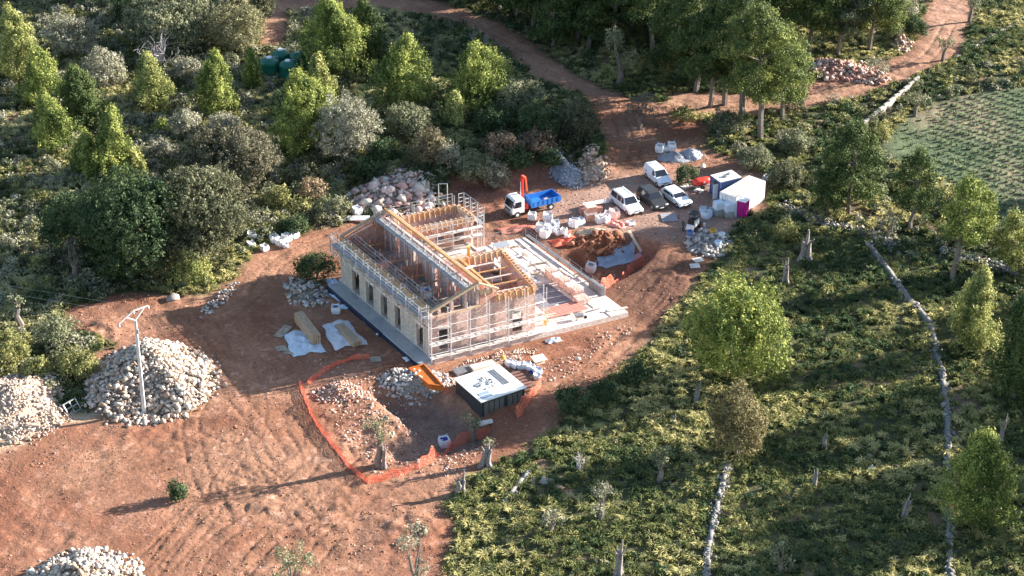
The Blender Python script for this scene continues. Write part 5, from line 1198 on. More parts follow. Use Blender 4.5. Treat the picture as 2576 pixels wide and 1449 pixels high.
def truck(u, v, head):
    c = G(u, v); root = empty('tipper_truck', c, R(head)); tag(root, 'small white-cabbed tipper truck with a blue bed and upright red crane', 'truck')
    W = 2.1
    P = [(1.75,.55),(3.35,.55),(3.45,.9),(3.42,1.25),(3.1,2.25),(2.9,2.38),(1.75,2.38)]
    n = len(P); mb = MB(); mb.add([(x, -W/2, z) for x, z in P]+[(x, W/2, z) for x, z in P], [tuple(range(n)), tuple(range(2*n-1, n-1, -1))]+[((i+1) % n, i, i+n, (i+1) % n+n) for i in range(n)]); mb.obj('cab', M_WHITE, root, bevel=.07)
    mb = MB(); d = .02; mb.add([(3.40+d,-.93,1.32),(3.40+d,.93,1.32),(3.13+d,.9,2.18),(3.13+d,-.9,2.18)], [(0,1,2,3)]); mb.obj('windscreen', M_GLASS, root)
    for sy in (-1, 1):
        mb = MB(); y = sy*(W/2+.012); q = [(2.15,y,1.35),(3.15,y,1.35),(2.95,y,2.1),(2.15,y,2.1)]; mb.add(q if sy < 0 else q[::-1], [(0,1,2,3)]); mb.obj('side_window', M_GLASS, root)
        mb = MB(); mb.box((3.3, sy*(W/2+.16), 1.75), (.1,.18,.38)); mb.obj('mirror', M_BLACK, root)
        mb = MB(); mb.box((3.45, sy*.78, .82), (.06,.3,.18)); mb.obj('headlight', mat('lamp_glass', (.6,.62,.65), .1), root)
        for x in (2.7, -1.9):
            w_ = MB(); w_.tube([(x, sy*(W/2-.30), .42), (x, sy*(W/2+.01), .42)], .42, 20); o = w_.obj('wheel', M_RUB, root); rm = MB(); rm.tube([(x, sy*(W/2-.02), .42), (x, sy*(W/2+.02), .42)], .2, 12); rm.obj('rim', M_WHITE, o)
    mb = MB(); mb.box((3.46, 0, .55), (.12, W*.96, .26)); mb.obj('bumper', M_DGREY, root, bevel=.03)
    mb = MB(); mb.box((3.475, 0, 1.0), (.04, 1.3, .22)); mb.obj('grille', M_BLACK, root)
    mb = MB(); mb.box((0, -.42, .62), (5.6,.12,.2)); mb.box((0, .42, .62), (5.6,.12,.2)); mb.box((.9, 0, .62), (.1,.72,.16)); mb.box((-2.5, 0, .62), (.1,.72,.16)); mb.obj('chassis', M_BLACK, root)
    mb = MB(); mb.box((-.2, -.98, .62), (1.3,.3,.4)); mb.obj('tool_box', M_GREY, root, bevel=.03)
    BL = mat('tipper_blue', (.025,.17,.52), .45, 0, .14, 2)
    x0, x1 = -3.15, .75; z0, z1 = 1.0, 1.62
    mb = MB(); mb.box(((x0+x1)/2, 0, z0-.06), (x1-x0, W+.1, .12)); mb.obj('bed_floor', BL, root)
    for nm, c_, d_ in [('side_board', ((x0+x1)/2, -W/2-.02, (z0+z1)/2), (x1-x0, .07, z1-z0)), ('side_board', ((x0+x1)/2, W/2+.02, (z0+z1)/2), (x1-x0, .07, z1-z0)), ('tail_board', (x0-.04, 0, (z0+z1)/2), (.07, W+.1, z1-z0)), ('head_board', (x1+.04, 0, (z0+z1)/2+.2), (.07, W+.1, z1-z0+.4))]:
        mb = MB(); mb.box(c_, d_)
        if nm == 'side_board':
            for i in range(6): mb.box((x0+.35+i*.64, c_[1]+math.copysign(.05, c_[1]), c_[2]), (.07,.05,z1-z0))
        mb.obj(nm, BL, root)
    mb = MB(); mb.box((-1.8, .2, 1.12), (1.2, 1.0, .18), .3, taper=.6); mb.obj('load', mat('rubble_load', (.35,.28,.25), .9, 0, .4, 5), root)
    mb = MB(); mb.box((1.28, 0, 1.0), (.55,1.5,.55)); mb.obj('crane_base', M_RED, root, bevel=.05)
    cr = MB(); cr.beam((1.28, -.35, 1.2), (1.30, -.45, 4.7), .30, .30); cr.obj('crane_mast', M_RED, root, bevel=.04)
    cr = MB(); cr.beam((1.30, -.45, 4.7), (1.05, -.05, 4.5), .26, .24); cr.beam((1.05, -.02, 4.55), (1.0, .25, 2.9), .2, .2); cr.obj('crane_arm', mat('red_orange_paint', (.75,.10,.04), .45), root)
    cr = MB(); cr.tube([(1.43, -.5, 1.9), (1.43, -.52, 3.9)], .06, 8); cr.obj('crane_ram', M_WHITE, root)
    cr = MB(); cr.tube([(1.05, .35, 2.9), (1.05, .35, 2.5)], .05, 6); cr.obj('crane_hook', M_BLACK, root)
    return root
truck(1341, 528, 208)

# ================================================================ containers, toilet, shed
def P2(u, v): return G(u, v)
def container(corner, heading, L, W, H, label, wall, roof, doorway=False, cat='container'):
    """corner: near bottom corner; length along heading, width to its left"""
    root = empty('site_container', corner, heading); tag(root, label, cat)
    mb = MB(); mb.box((L/2, W/2, H/2+.05), (L-.12, W-.12, H-.1))
    for i in range(int(L/.28)): 
        for y in (.045, W-.045): mb.box((.22+i*.28, y, H/2+.05), (.12, .05, H-.34))
    for i in range(int(W/.3)): mb.box((L-.045, .2+i*.3, H/2+.05), (.05, .12, H-.34))
    mb.obj('wall', wall, root)
    mb = MB()
    for x in (.06, L-.06):
        for y in (.06, W-.06): mb.box((x, y, H/2), (.15, .15, H))
    for y in (.06, W-.06):
        for z in (.08, H-.06): mb.box((L/2, y, z), (L-.16, .13, .14))
    for x in (.06, L-.06):
        for z in (.08, H-.06): mb.box((x, W/2, z), (.13, W-.16, .14))
    mb.obj('frame', wall, root)
    mb = MB(); mb.box((L/2, W/2, H+.03), (L-.02, W-.02, .05)); 
    for i in range(int(L/.45)): mb.box((.3+i*.45, W/2, H+.065), (.2, W-.2, .02))
    mb.obj('roof', roof, root)
    if doorway:
        mb = MB(); mb.box((.0, W*.42, 1.12), (.06, .85, 2.0)); mb.obj('doorway', M_BLACK, root)  # black slab on the wall stands in for the shade inside the open door
        mb = MB(); mb.box((-.35, W*.42-.5, 1.12), (.72, .05, 2.0)); mb.obj('door', M_WHITE, root)
        mb = MB(); mb.box((L*.55, -.02, 1.5), (1.1, .05, .8)); mb.obj('shutter', mat('blue_shutter', (.03,.06,.16), .5), root)
        mb = MB(); mb.box((L*.9, -.02, 1.9), (.35, .05, .3)); mb.obj('vent', M_WHITE, root)
    else:
        for y in (W*.27, W*.73):
            mb = MB(); mb.box((-.02, y, H/2+.03), (.06, W*.43, H-.34)); o = mb.obj('door', wall, root)
            mb = MB()
            for q in (-.2, .2): mb.tube([(-.07, y+q, .2), (-.07, y+q, H-.2)], .025, 6)
            mb.obj('lock_bar', M_GREY, o)
        mb = MB(); mb.box((.02+L*.33, -.035, 1.9), (.9, .01, .09)); mb.box((.02+L*.30, -.035, 1.72), (.6, .01, .07)); mb.obj('faded_marking', mat('faded_grey', (.45,.46,.47), .6), root)
    return root
a = G(1850, 547); b = G(1924, 503); hd = math.atan2(b.y-a.y, b.x-a.x)
container(a, hd, 6.0, 2.44, 2.6, 'long white shipping container behind the magenta toilet', mat('container_white', (.78,.79,.80), .5, 0, .05, 1.5), mat('container_roof', (.55,.51,.46), .8, 0, .2, 1.5))
a = G(1810, 505); container(a, R(28), 3.1, 2.3, 2.45, 'dark blue site hut with an open door and a dirty white roof', mat('hut_blue', (.06,.10,.22), .5, 0, .15, 2), mat('hut_roof', (.60,.58,.55), .8, 0, .35, 2.5), True, 'site hut')
for i, (x, y, s) in enumerate([(1.2, 1.0, .5), (2.1, 1.4, .4)]):
    p = Vector((a.x+math.cos(R(28))*x-math.sin(R(28))*y, a.y+math.sin(R(28))*x+math.cos(R(28))*y, a.z+2.54)); mb = MB(); mb.box((0, 0, .06), (s, s*.7, .12), i); tag(mb.obj('roof_debris', M_DGREY, loc=p), ['dark scrap on the middle of the blue hut roof', 'dark scrap on the right of the blue hut roof'][i], 'debris')
# portable toilet
c = G(1868, 543); root = empty('portable_toilet', c, R(-32)); tag(root, 'magenta and white portable toilet in front of the white container', 'portable toilet')
MG = mat('magenta_plastic', (.42,.012,.22), .4, 0, .06, 2)
mb = MB(); mb.box((0, 0, 1.12), (1.1, 1.1, 2.05))
for sx in (-.3, 0, .3): mb.box((.555, sx, 1.15), (.03, .08, 1.8)); mb.box((sx, -.555, 1.15), (.08, .03, 1.8))
mb.obj('body', MG, root)
mb = MB(); mb.box((-.565, 0, 1.12), (.03, 1.0, 1.95)); mb.obj('side_panel', M_WHITE, root)
mb = MB(); mb.box((0, -.575, 1.1), (.72, .04, 1.8)); d = mb.obj('door', MG, root); mb = MB(); mb.box((.26, -.61, 1.1), (.06, .04, .16)); mb.obj('handle', M_BLACK, d)
mb = MB(); mb.loft([[(-.6,-.6,2.15),(.6,-.6,2.15),(.6,.6,2.15),(-.6,.6,2.15)],[(-.55,-.55,2.25),(.55,-.55,2.25),(.55,.55,2.25),(-.55,.55,2.25)],[(-.25,-.3,2.38),(.25,-.3,2.38),(.25,.3,2.38),(-.25,.3,2.38)]]); mb.obj('roof', M_WHITE, root)
mb = MB(); mb.box((0, 0, .05), (1.15, 1.15, .1)); mb.obj('base', M_DGREY, root)
# red compressor on a trailer
c = G(1764, 473); root = empty('compressor_trailer', c, R(20)); tag(root, 'bright red rounded compressor on a small trailer beside the blue hut', 'compressor')
mb = MB(); rg = []
for x, k in ((-1.1, .6), (-.95, .9), (-.5, 1.0), (.5, 1.0), (.95, .92), (1.12, .65)): rg.append([(x, .55*k*math.cos(t)*(1 if abs(math.cos(t)) < .8 else .98), .95+.48*k*math.sin(t)) for t in np.linspace(0, 2*PI, 14, endpoint=False)])
mb.loft([r_[::-1] for r_ in rg]); mb.obj('hood', mat('compressor_red', (.75,.05,.03), .4, 0, .05, 2), root, smooth=True)
mb = MB(); mb.box((0, 0, .45), (2.2, .95, .14)); mb.box((1.6, 0, .42), (1.2, .12, .1)); mb.obj('frame', M_GREY, root)
for s in (-1, 1): mb = MB(); mb.tube([(-.1, s*.48, .3), (-.1, s*.66, .3)], .3, 16); mb.obj('wheel', M_RUB, root)
mb = MB(); mb.box((.15, -.56, 1.0), (.25, .05, .2)); mb.obj('label_plate', M_WHITE, root)
for (u, v, lb) in [(1757, 484, 'grey crate of scrap below the red compressor'), (1783, 482, 'pale sacks piled right below the red compressor')]:
    c = G(u, v); mb = MB(); r_ = random.Random(u)
    for i in range(6): mb.box((r_.uniform(-.5, .5), r_.uniform(-.3, .3), .15+.1*i*.5), (.5, .35, .2), r_.random()*3, taper=.8)
    tag(mb.obj('scrap_pile', M_LPLK, loc=c, bevel=.04), lb, 'scrap pile')
# wrapped pallets, bags beside the container
def wrapped(u, v, label, h1=.75, h2=.95, rz=.35):
    c = G(u, v); root = empty('wrapped_pallet', c, rz); tag(root, label, 'pallet', None)
    mb = MB()
    for i in range(3): mb.box((0, (i-1)*.48, .05), (1.15, .1, .1))
    mb.box((0, 0, .12), (1.15, 1.1, .04)); mb.obj('pallet', M_OWOOD, root)
    mb = MB(); mb.box((0, 0, .14+h1/2), (1.1, 1.05, h1)); mb.obj('blocks', mat('block_grey', (.33,.32,.30), .9, 0, .2, 3), root, bevel=.03)
    mb = MB(); mb.box((.02, 0, .15+h1+h2/2), (1.15, 1.1, h2), .05, taper=.93); mb.obj('wrapped_load', mat('blueish_wrap', (.60,.68,.78), .4, 0, .12, 3, .4), root, bevel=.08); return root
wrapped(1806, 541, 'left one of the two pale wrapped pallets beside the white container')
wrapped(1832, 545, 'right one of the two pale wrapped pallets beside the white container', .7, 1.05, .3)
BLUEISH = mat('pale_blue_bag', (.55,.66,.80), .5, 0, .12, 4, .3)
def bag(u, v, label, s=1.0, fill=(.5,.42,.33), m=None, **k): return bulk_bag(G(u, v), s, label, fill, m=m, seed=int(u), **k)
bag(1777, 549, 'pale bulk bag with hexagonal bulge left of the wrapped pallets', 1.05, m=BLUEISH)
bag(1768, 535, 'crumpled half empty bag behind the striped loader', .8, m=BLUEISH)
bag(1790, 536, 'crumpled bag touching the left wrapped pallet', .7, m=BLUEISH)
# bulk bags and pallets in the yard
for (u, v, s, lb, f) in [(1378,556,1.15,'top white bulk bag of the cluster near the truck'),(1360,582,1.1,'white bulk bag at the left end of the cluster near the platform'),(1385,584,1.1,'white bulk bag in the middle of the cluster near the platform'),(1371,597,1.1,'white bulk bag lowest of the cluster near the platform'),(1397,573,1.0,'white bulk bag directly under the top one of the cluster'),(1405,590,.75,'narrow white sack right of the cluster, first'),(1418,588,.75,'narrow white sack right of the cluster, second'),(1444,570,1.1,'white bulk bag standing alone with a grey filling'),(1427,600,.6,'small slumped white sack by the red tarpaulin'),(1508,560,1.0,'white bulk bag with blocks right of the red brick pallets'),(1522,558,1.0,'white bulk bag beside the one with blocks'),(1545,548,1.2,'pinkish bulk bag beside the people carrier'),(1586,565,.9,'low flat white bag alone right of the orange heap'),(1530,547,.9,'slumped grey-white bag behind the pinkish one'),(1338,552,.95,'cream sack next to the rear of the truck cab')] and [(a_[0],a_[1],a_[2],a_[3],(.45,.38,.32)) for a_ in [(1378,556,1.15,'top white bulk bag of the cluster near the truck'),(1360,582,1.1,'white bulk bag at the left end of the cluster near the platform'),(1385,584,1.1,'white bulk bag in the middle of the cluster near the platform'),(1371,597,1.1,'white bulk bag lowest of the cluster near the platform'),(1397,573,1.0,'white bulk bag directly under the top one of the cluster'),(1405,590,.75,'narrow white sack right of the cluster, first'),(1418,588,.75,'narrow white sack right of the cluster, second'),(1444,570,1.1,'white bulk bag standing alone with a grey filling'),(1427,600,.6,'small slumped white sack by the red tarpaulin'),(1508,560,1.0,'white bulk bag with blocks right of the red brick pallets'),(1522,558,1.0,'white bulk bag beside the one with blocks'),(1545,548,1.2,'pinkish bulk bag beside the people carrier'),(1586,565,.9,'low flat white bag alone right of the orange heap'),(1530,547,.9,'slumped grey-white bag behind the pinkish one'),(1338,552,.95,'cream sack next to the rear of the truck cab')]]:
    bag(u, v, lb, s, f, m=mat('pinkish_bag', (.72,.55,.50), .6, 0, .1, 4) if 'pinkish bulk' in lb else None, hgt=.5 if 'flat' in lb else .95)
bag(1459, 566, 'pale blue bag right of the lone white bulk bag', .95, m=BLUEISH)
bag(1486, 683, 'white bulk bag at the bottom of the pit beside the platform', 1.15, (.2,.2,.2))
bag(1118, 1122, 'lone white bulk bag with dark blue lining inside the orange mesh', 1.1, (.02,.025,.20))
bag(845, 787, 'white sack with blue print between the rubble and the walkway', 1.0, (.1,.1,.2))
def pallet_bricks(u, v, label, hgt, rz, top=False):
    c = G(u, v); root = empty('brick_pallet', c, rz); tag(root, label, 'brick pallet')
    mb = MB()
    for i in range(3): mb.box((0, (i-1)*.45, .05), (1.3, .1, .1))
    mb.obj('pallet', M_OWOOD, root)
    mb = MB(); mb.box((0, 0, .1+hgt/2), (1.3, 1.05, hgt)); mb.obj('bricks', M_BRICKR, root, bevel=.02)
    if top: mb = MB(); mb.box((0, 0, .1+hgt*.55), (1.33, 1.08, .25)); mb.obj('strap_film', mat('clear_film', (.72,.68,.66), .3, 0, .1, 3), root)
    return root
pallet_bricks(1485, 555, 'tall double pallet of red bricks wrapped with film', 1.9, .35, True)
pallet_bricks(1472, 537, 'red brick pallet behind the tall double pallet', .9, .35)
pallet_bricks(1500, 537, 'red brick pallet under the bundle of white boards', .9, .3)
mb = MB(); c = G(1500, 533); r_ = random.Random(4)
for i in range(9): d = Vector((math.cos(.35+r_.uniform(-.1, .1)), math.sin(.35), 0))*1.5; q = Vector((r_.uniform(-.4, .6), r_.uniform(-.4, .4), 1.12+i*.03)); mb.beam(q-d, q+d, .2, .04)
tag(mb.obj('board_bundle', mat('pinkish_boards', (.70,.60,.56), .8, 0, .2, 3), loc=c), 'bundle of whitish boards on top of the red brick pallets', 'boards')
def cloth(u, v, w_, d_, label, m, name='tarpaulin', hgt=.25, rz=0, seed=1, cat='tarpaulin', n=22, cov=None):
    c = G(u, v); r_ = np.random.default_rng(seed); X, Y = np.meshgrid(np.linspace(-.5, .5, n), np.linspace(-.5, .5, n), indexing='ij'); ph = r_.random(6)*6
    edge = 1+.09*np.sin(np.arctan2(Y, X)*3+ph[0])+.05*np.sin(np.arctan2(Y, X)*7+ph[1])+.05*(r_.random(X.shape)-.5); x = X*w_*edge; y = Y*d_*edge
    cr, sr = math.cos(rz), math.sin(rz); x, y = x*cr-y*sr, x*sr+y*cr
    z = hgt*(.35+.35*np.sin(X*14+ph[2]+2*np.sin(Y*7))*np.cos(Y*12+ph[3])+.3*r_.random(X.shape))*np.clip(1.9-3.6*np.maximum(abs(X), abs(Y)), .12, 1)
    z = z+hz(x+c.x, y+c.y)-c.z+.05
    V = np.stack([x, y, z], -1).reshape(-1, 3); id_ = np.arange(n*n).reshape(n, n); Fq = np.stack([id_[:-1, :-1], id_[1:, :-1], id_[1:, 1:], id_[:-1, 1:]], -1).reshape(-1, 4)
    o = link(name, np_mesh(name, V, Fq), m, loc=c); so_ = o.modifiers.new('thick', 'SOLIDIFY'); so_.thickness = .02
    return tag(o, label, cat)
RT = mat('red_tarp', (.70,.12,.06), .6, 0, .15, 3, .4)
cloth(1420, 607, 3.4, 1.6, 'bright red tarpaulin spread below the white bulk bags', RT, hgt=.5, rz=.35, seed=2)
cloth(1300, 578, 4.5, 1.6, 'dull red netting lying behind the building platform', mat('dull_net', (.45,.14,.09), .8, 0, .3, 3), name='folded_net', hgt=.4, rz=.3, seed=3, cat='net')
cloth(1553, 566, 1.8, 2.4, 'heap of salmon coloured netting beside the people carrier', mat('salmon_net', (.85,.30,.22), .7, 0, .2, 4), name='folded_net', hgt=.45, rz=.9, seed=4, cat='net')
cloth(1556, 655, 5.2, 2.0, 'pale blue plastic sheet in the pit beside the platform', mat('blue_sheet', (.27,.33,.42), .45, 0, .18, 2, .5), name='plastic_sheet', hgt=.25, rz=.55, seed=5, cat='plastic sheet', n=30)
cloth(762, 862, 3.4, 5.0, 'bluish plastic sheet under the large timber stack', M_POLY, name='plastic_sheet', hgt=.35, rz=.35, seed=6, cat='plastic sheet', n=30)
cloth(862, 842, 3.4, 5.6, 'whitish plastic sheet under and over the smaller timber stack', mat('white_sheet', (.62,.62,.66), .4, 0, .15, 3, .5), name='plastic_sheet', hgt=.40, rz=.4, seed=7, cat='plastic sheet', n=30)
cloth(838, 714, 1.2, 2.2, 'bluish white sacking at the back corner of the walkway', BLUEISH, name='sacking', hgt=.6, rz=.5, seed=8, cat='sacking')
cloth(850, 750, .7, 3.0, 'long strip of pale insulation beside the dark walkway edge', BLUEISH, name='insulation_strip', hgt=.25, rz=.65, seed=9, cat='insulation')
cloth(870, 772, 1.3, 1.1, 'small pale blue sheet at the front of the insulation strip', BLUEISH, name='plastic_sheet', hgt=.2, rz=.2, seed=10, cat='plastic sheet')
cloth(955, 838, .8, .9, 'small white rag beside the walkway', M_BAG, name='rag', hgt=.2, seed=11, cat='rag')
cloth(1022, 905, .5, 1.0, 'small white sheet leaning at the front of the walkway', M_BAG, name='rag', hgt=.3, rz=.5, seed=12, cat='rag')
cloth(1392, 858, 1.7, .9, 'crumpled white sheet in front of the platform', M_BAG, name='plastic_sheet', hgt=.4, rz=.4, seed=13, cat='plastic sheet')
# bags in front (near shed) and behind
for i, (u, v, s, lb) in enumerate([(1283,920,1.0,'white bag farthest left in the row behind the black shed'),(1297,924,1.0,'second white bag in the row behind the black shed'),(1311,926,1.0,'third white bag in the row behind the black shed'),(1325,925,.95,'fourth white bag in the row behind the black shed'),(1335,930,.9,'white bag touching the blue cloth behind the black shed'),(1352,940,1.0,'large white bag at the lower end beside the black shed'),(1351,952,.9,'white bag lowest of all beside the black shed')]):
    bag(u, v, lb, s*.9, (.62,.62,.64), hgt=.7)
cloth(1341, 933, .8, 1.3, 'dark blue cloth between the white bags', mat('blue_cloth', (.02,.04,.30), .7), name='cloth', hgt=.4, seed=14, cat='cloth')
mb = MB(); c = G(1356, 912); mb.box((0, 0, .55), (1.5, 1.1, .05), .5, tilt=(.15, .05)); mb.box((0, 0, .26), (1.0, .8, .5), .5); tag(mb.obj('crate_with_board', mat('beige_board', (.70,.58,.44), .8), loc=c), 'beige board resting on a crate behind the white bags', 'board')
for i, (u, v, s, lb) in enumerate([(634,600,1.1,'white rubble bag at the left end of the row by the thicket'),(632,622,.9,'small pale bag in the grass below the row of rubble bags'),(665,630,.9,'round white bag lowest of the group by the thicket'),(690,608,1.1,'white rubble bag in the middle of the row by the thicket'),(706,616,1.0,'white rubble bag with a pink tinge by the thicket'),(722,606,1.1,'white rubble bag fourth in the row by the thicket'),(740,598,1.0,'white rubble bag at the right end of the row by the thicket'),(718,622,.7,'narrow pale bag hanging below the row by the thicket'),(655,606,.7,'grey bag between the white rubble bags by the thicket')]):
    bag(u, v, lb, s, (.55,.5,.46), hgt=.8)
bag(1660, 382, 'white bulk bag left of two behind the sand heaps', 1.1); bag(1690, 377, 'white bulk bag right of two behind the sand heaps', 1.05); bag(1676, 379, 'small bag between the two bulk bags behind the sand heaps', .7)
bag(898, 540, 'white plastic drum-like bag left of the boulder heap foot', 1.1, (.7,.7,.7))
mb = MB(); c = G(890, 556)
for i in range(5): mb.beam((-1.8, -.3+i*.14, .25+.05*i), (1.9, -.3+i*.14+.1, .25+.05*i), .16, .12)
tag(mb.obj('board_stack', M_WHITE, loc=c), 'stack of long white boards at the back left of the building', 'boards')
# timber stacks
def timber(u, v, L, W, H, rz, label, n=(4, 4)):
    c = G(u, v); root = empty('timber_stack', c, rz); tag(root, label, 'timber stack'); r_ = random.Random(int(u))
    for i in range(3): mb = MB(); mb.box(((i-1)*L*.36, 0, .06), (.1, W+.1, .12)); mb.obj('bearer', M_OWOOD, root)
    for i in range(n[0]):
        for k in range(n[1]):
            e = r_.uniform(-.06, .06); mb = MB(); mb.box((e, (i-(n[0]-1)/2)*W/n[0], .12+H/n[1]*(k+.5)), (L, W/n[0]-.045, H/n[1]-.03)); mb.obj('beam', M_WOOD, root)
    return root
timber(774, 838, 5.6, 1.0, 1.15, R(-65), 'tall stack of long pale timbers on the bluish sheet')
timber(876, 850, 4.6, 1.1, .55, R(-60), 'lower stack of timbers partly covered by the white sheet', (4, 2))
for (u, v, rz, lb) in [(707,878,.3,'grey pallet lying alone left of the timber stacks'),(728,886,-.2,'beige board lying right of the lone grey pallet'),(712,835,1.2,'long grey plank left of the tall timber stack'),(925,808,.35,'bundle of short planks beside the walkway'),(945,905,.2,'grey crate at the right end of the orange mesh start'),(1480,672,1.1,'short plank at the pit edge'),(1748,670,.1,'pinkish slab at the edge of the debris heap'),(1756,655,.4,'white speckled slab on the debris heap'),(1805,452,.2,'white board behind the red compressor'),(1725,470,.6,'pale flat slab behind the white hatchback'),(1683,548,.1,'large flat grey slab on the shaded yard')]:
    c = G(u, v); mb = MB(); big = 'large' in lb; long_ = 'long' in lb
    for i in range(5): mb.box((0, (i-2)*.21*(2 if big else 1), .08), (2.6 if long_ else (1.9 if big else 1.15), .18*(2.1 if big else 1), .05))
    for i in (-1, 1): mb.box((i*.45, 0, .03), (.1, 1.0, .06))
    tag(mb.obj('pallet' if 'pallet' in lb else 'board', M_OWOOD if ('grey' in lb or 'plank' in lb) and not big else (mat('grey_slab', (.30,.28,.31), .9) if big else M_LPLK), loc=c), lb, 'board'); bpy.context.scene.collection.objects[-1].rotation_euler[2] = rz
# wooden gangplank by the pit
a = G(1527, 515+90); b = G(1556, 645); a = G(1756, 700)
p = G(1755, 702); p1, p2 = G(1753-0, 705), G(1785, 762)
q1, q2 = G(1751, 700), G(1785, 760)
mb = MB(); s1, s2 = G(1755-0, 703), None
A_, B_ = G(1757, 704), G(1757, 704)
A_ = G(1582, 585); B_ = G(1613, 632)
mb.beam((0, 0, .25), (B_.x-A_.x, B_.y-A_.y, B_.z-A_.z+.2), .35, .10); tag(mb.obj('gangplank', mat('pale_plank', (.62,.45,.32), .8), loc=A_), 'single pale plank laid diagonally at the far end of the pit', 'plank')
# orange skip plate
P = [(1029,941),(1067,934),(1116,1000),(1081,1011)]; Q = [G(*p) for p in P]; zc = max(q.z for q in Q)+.35; c = sum(Q, Vector())/4
mb = MB(); tp = [(q.x-c.x, q.y-c.y, zc-c.z+.25) for q in Q][::-1]; bt = [(x, y, z-.5) for x, y, z in tp]; mb.hexa(bt, tp)
for k in range(4):
    a_, b_ = Vector(tp[k]), Vector(tp[(k+1) % 4]); mb.beam(a_+Vector((0, 0, .08)), b_+Vector((0, 0, .08)), .12, .16)
tag(mb.obj('steel_tray', mat('orange_rust', (.48,.13,.02), .6, .1, .25, 1.2), loc=c), 'long rust-orange steel tray below the near corner of the building', 'steel tray')
# black shed
c = G(1212, 1054); c.z = max(c.z, -.4); root = empty('black_shed', c, R(32)); tag(root, 'black-walled low shed with a flat white roof inside the excavation', 'shed')
L_, W_, H_ = 5.2, 5.2, 1.95
mb = MB(); mb.box((L_/2, W_/2, H_/2-1.2), (L_, W_, H_+2.4)); mb.obj('wall', mat('black_board', (.025,.028,.035), .7, 0, .2, 2), root)
for i in range(8):
    mb = MB(); x = .3+i*.62+(.35 if i > 3 else 0)
    if x < L_-.4: mb.box((x+.25, -.03, H_/2-.1), (.52, .05, H_-.25)); mb.obj('front_panel', mat('grey_panel', (.11,.11,.10), .8, 0, .25, 2), root)
mb = MB(); mb.box((L_/2, W_/2, H_+.06), (L_+.3, W_+.3, .10)); mb.obj('roof', mat('white_roof', (.78,.78,.76), .6, 0, .06, 1), root)
mb = MB()
for i in range(3): mb.box((L_-.35-.28*i-.6, W_*.60, H_+.13), (.16, W_*.62, .05))
mb.obj('roof_gutter', M_DGREY, root)
for i in range(2): mb = MB(); mb.box((.95+.0*i, .55+.62*i, H_+.135), (1.25, .5, .04)); mb.obj('roof_panel', mat('blue_grey_panel', (.25,.33,.42), .4), root)
Mrot = Matrix.Rotation(R(32), 4, 'Z')
for i, (x, y, s, lb) in enumerate([(2.3, 3.4, .55, 'grey clutter on the far part of the white shed roof'), (2.9, 2.6, .45, 'grey clutter in the middle of the white shed roof'), (2.2, 1.9, .4, 'grey clutter near the blue panels of the shed roof'), (1.4, 2.9, .4, 'pale clutter at the left of the white shed roof')]):
    p = c+Mrot@Vector((x, y, H_+.11)); mb = MB(); r_ = random.Random(i)
    for k in range(6): mb.box((r_.uniform(-s, s), r_.uniform(-s, s), .06), (.3*r_.random()+.12, .25, .1), r_.random()*3)
    tag(mb.obj('roof_clutter', [M_LPLK, M_GREY][i % 2], loc=p), lb, 'clutter')
mb = MB(); p = G(1170, 935)
mb.box((0, 0, .2), (2.6, 1.2, .35), R(30)); tag(mb.obj('corrugated_sheets', M_DGREY, loc=p), 'dark corrugated sheets behind the left corner of the black shed', 'sheets')
mb = MB(); p = G(1215, 928); mb.box((0, 0, .3), (3.0, 1.2, .5), R(27), taper=.9); tag(mb.obj('plywood_cover', mat('pinkish_ply', (.66,.50,.40), .8, 0, .1, 2), loc=p), 'pinkish plywood cover right behind the black shed roof', 'plywood')
mb = MB(); p = G(1310, 962)
for i in range(7): mb.box((math.cos(R(-60))*(i-3)*.6, math.sin(R(-60))*(i-3)*.6, .12+.02*(i % 2)), (1.9, .35, .1), R(28))
tag(mb.obj('rusty_rails', mat('dark_rust', (.20,.10,.08), .8, 0, .3, 3), loc=p), 'row of dark rusty bars lying right of the black shed', 'bars')
mb = MB(); p = G(1232, 1062); mb.box((0, 0, .1), (2.6, .7, .12), R(24)); mb.box((.2, .1, .2), (2.0, .4, .08), R(27)); tag(mb.obj('concrete_slab', M_LPLK, loc=p), 'pale broken slabs at the front foot of the black shed', 'slab')
for i, (u, v, lb) in enumerate([(1217,878,'grey bucket left of the roll at the platform foot'),(1238,872,'round grey roll at the platform foot'),(1252,868,'white upright sack at the platform foot'),(1265,905,'orange can at the head of the row of white bags')]):
    p = G(u, v); mb = MB()
    if i == 3: mb.lathe([(.22, 0), (.28, .25), (.2, .5), (.08, .6)], 12); m_ = M_YEL
    elif i == 1: mb.tube([(0, -.25, .38), (0, .25, .38)], .38, 16); mb.tube([(0, -.27, .38), (0, .27, .38)], .15, 12); m_ = M_GREY
    else: mb.lathe([(.25, 0), (.3, .55), (.27, .6)], 12); m_ = [M_DGREY, 0, M_WHITE][i]
    tag(mb.obj('site_item', m_, loc=p), lb, 'bucket' if i != 1 else 'roll')

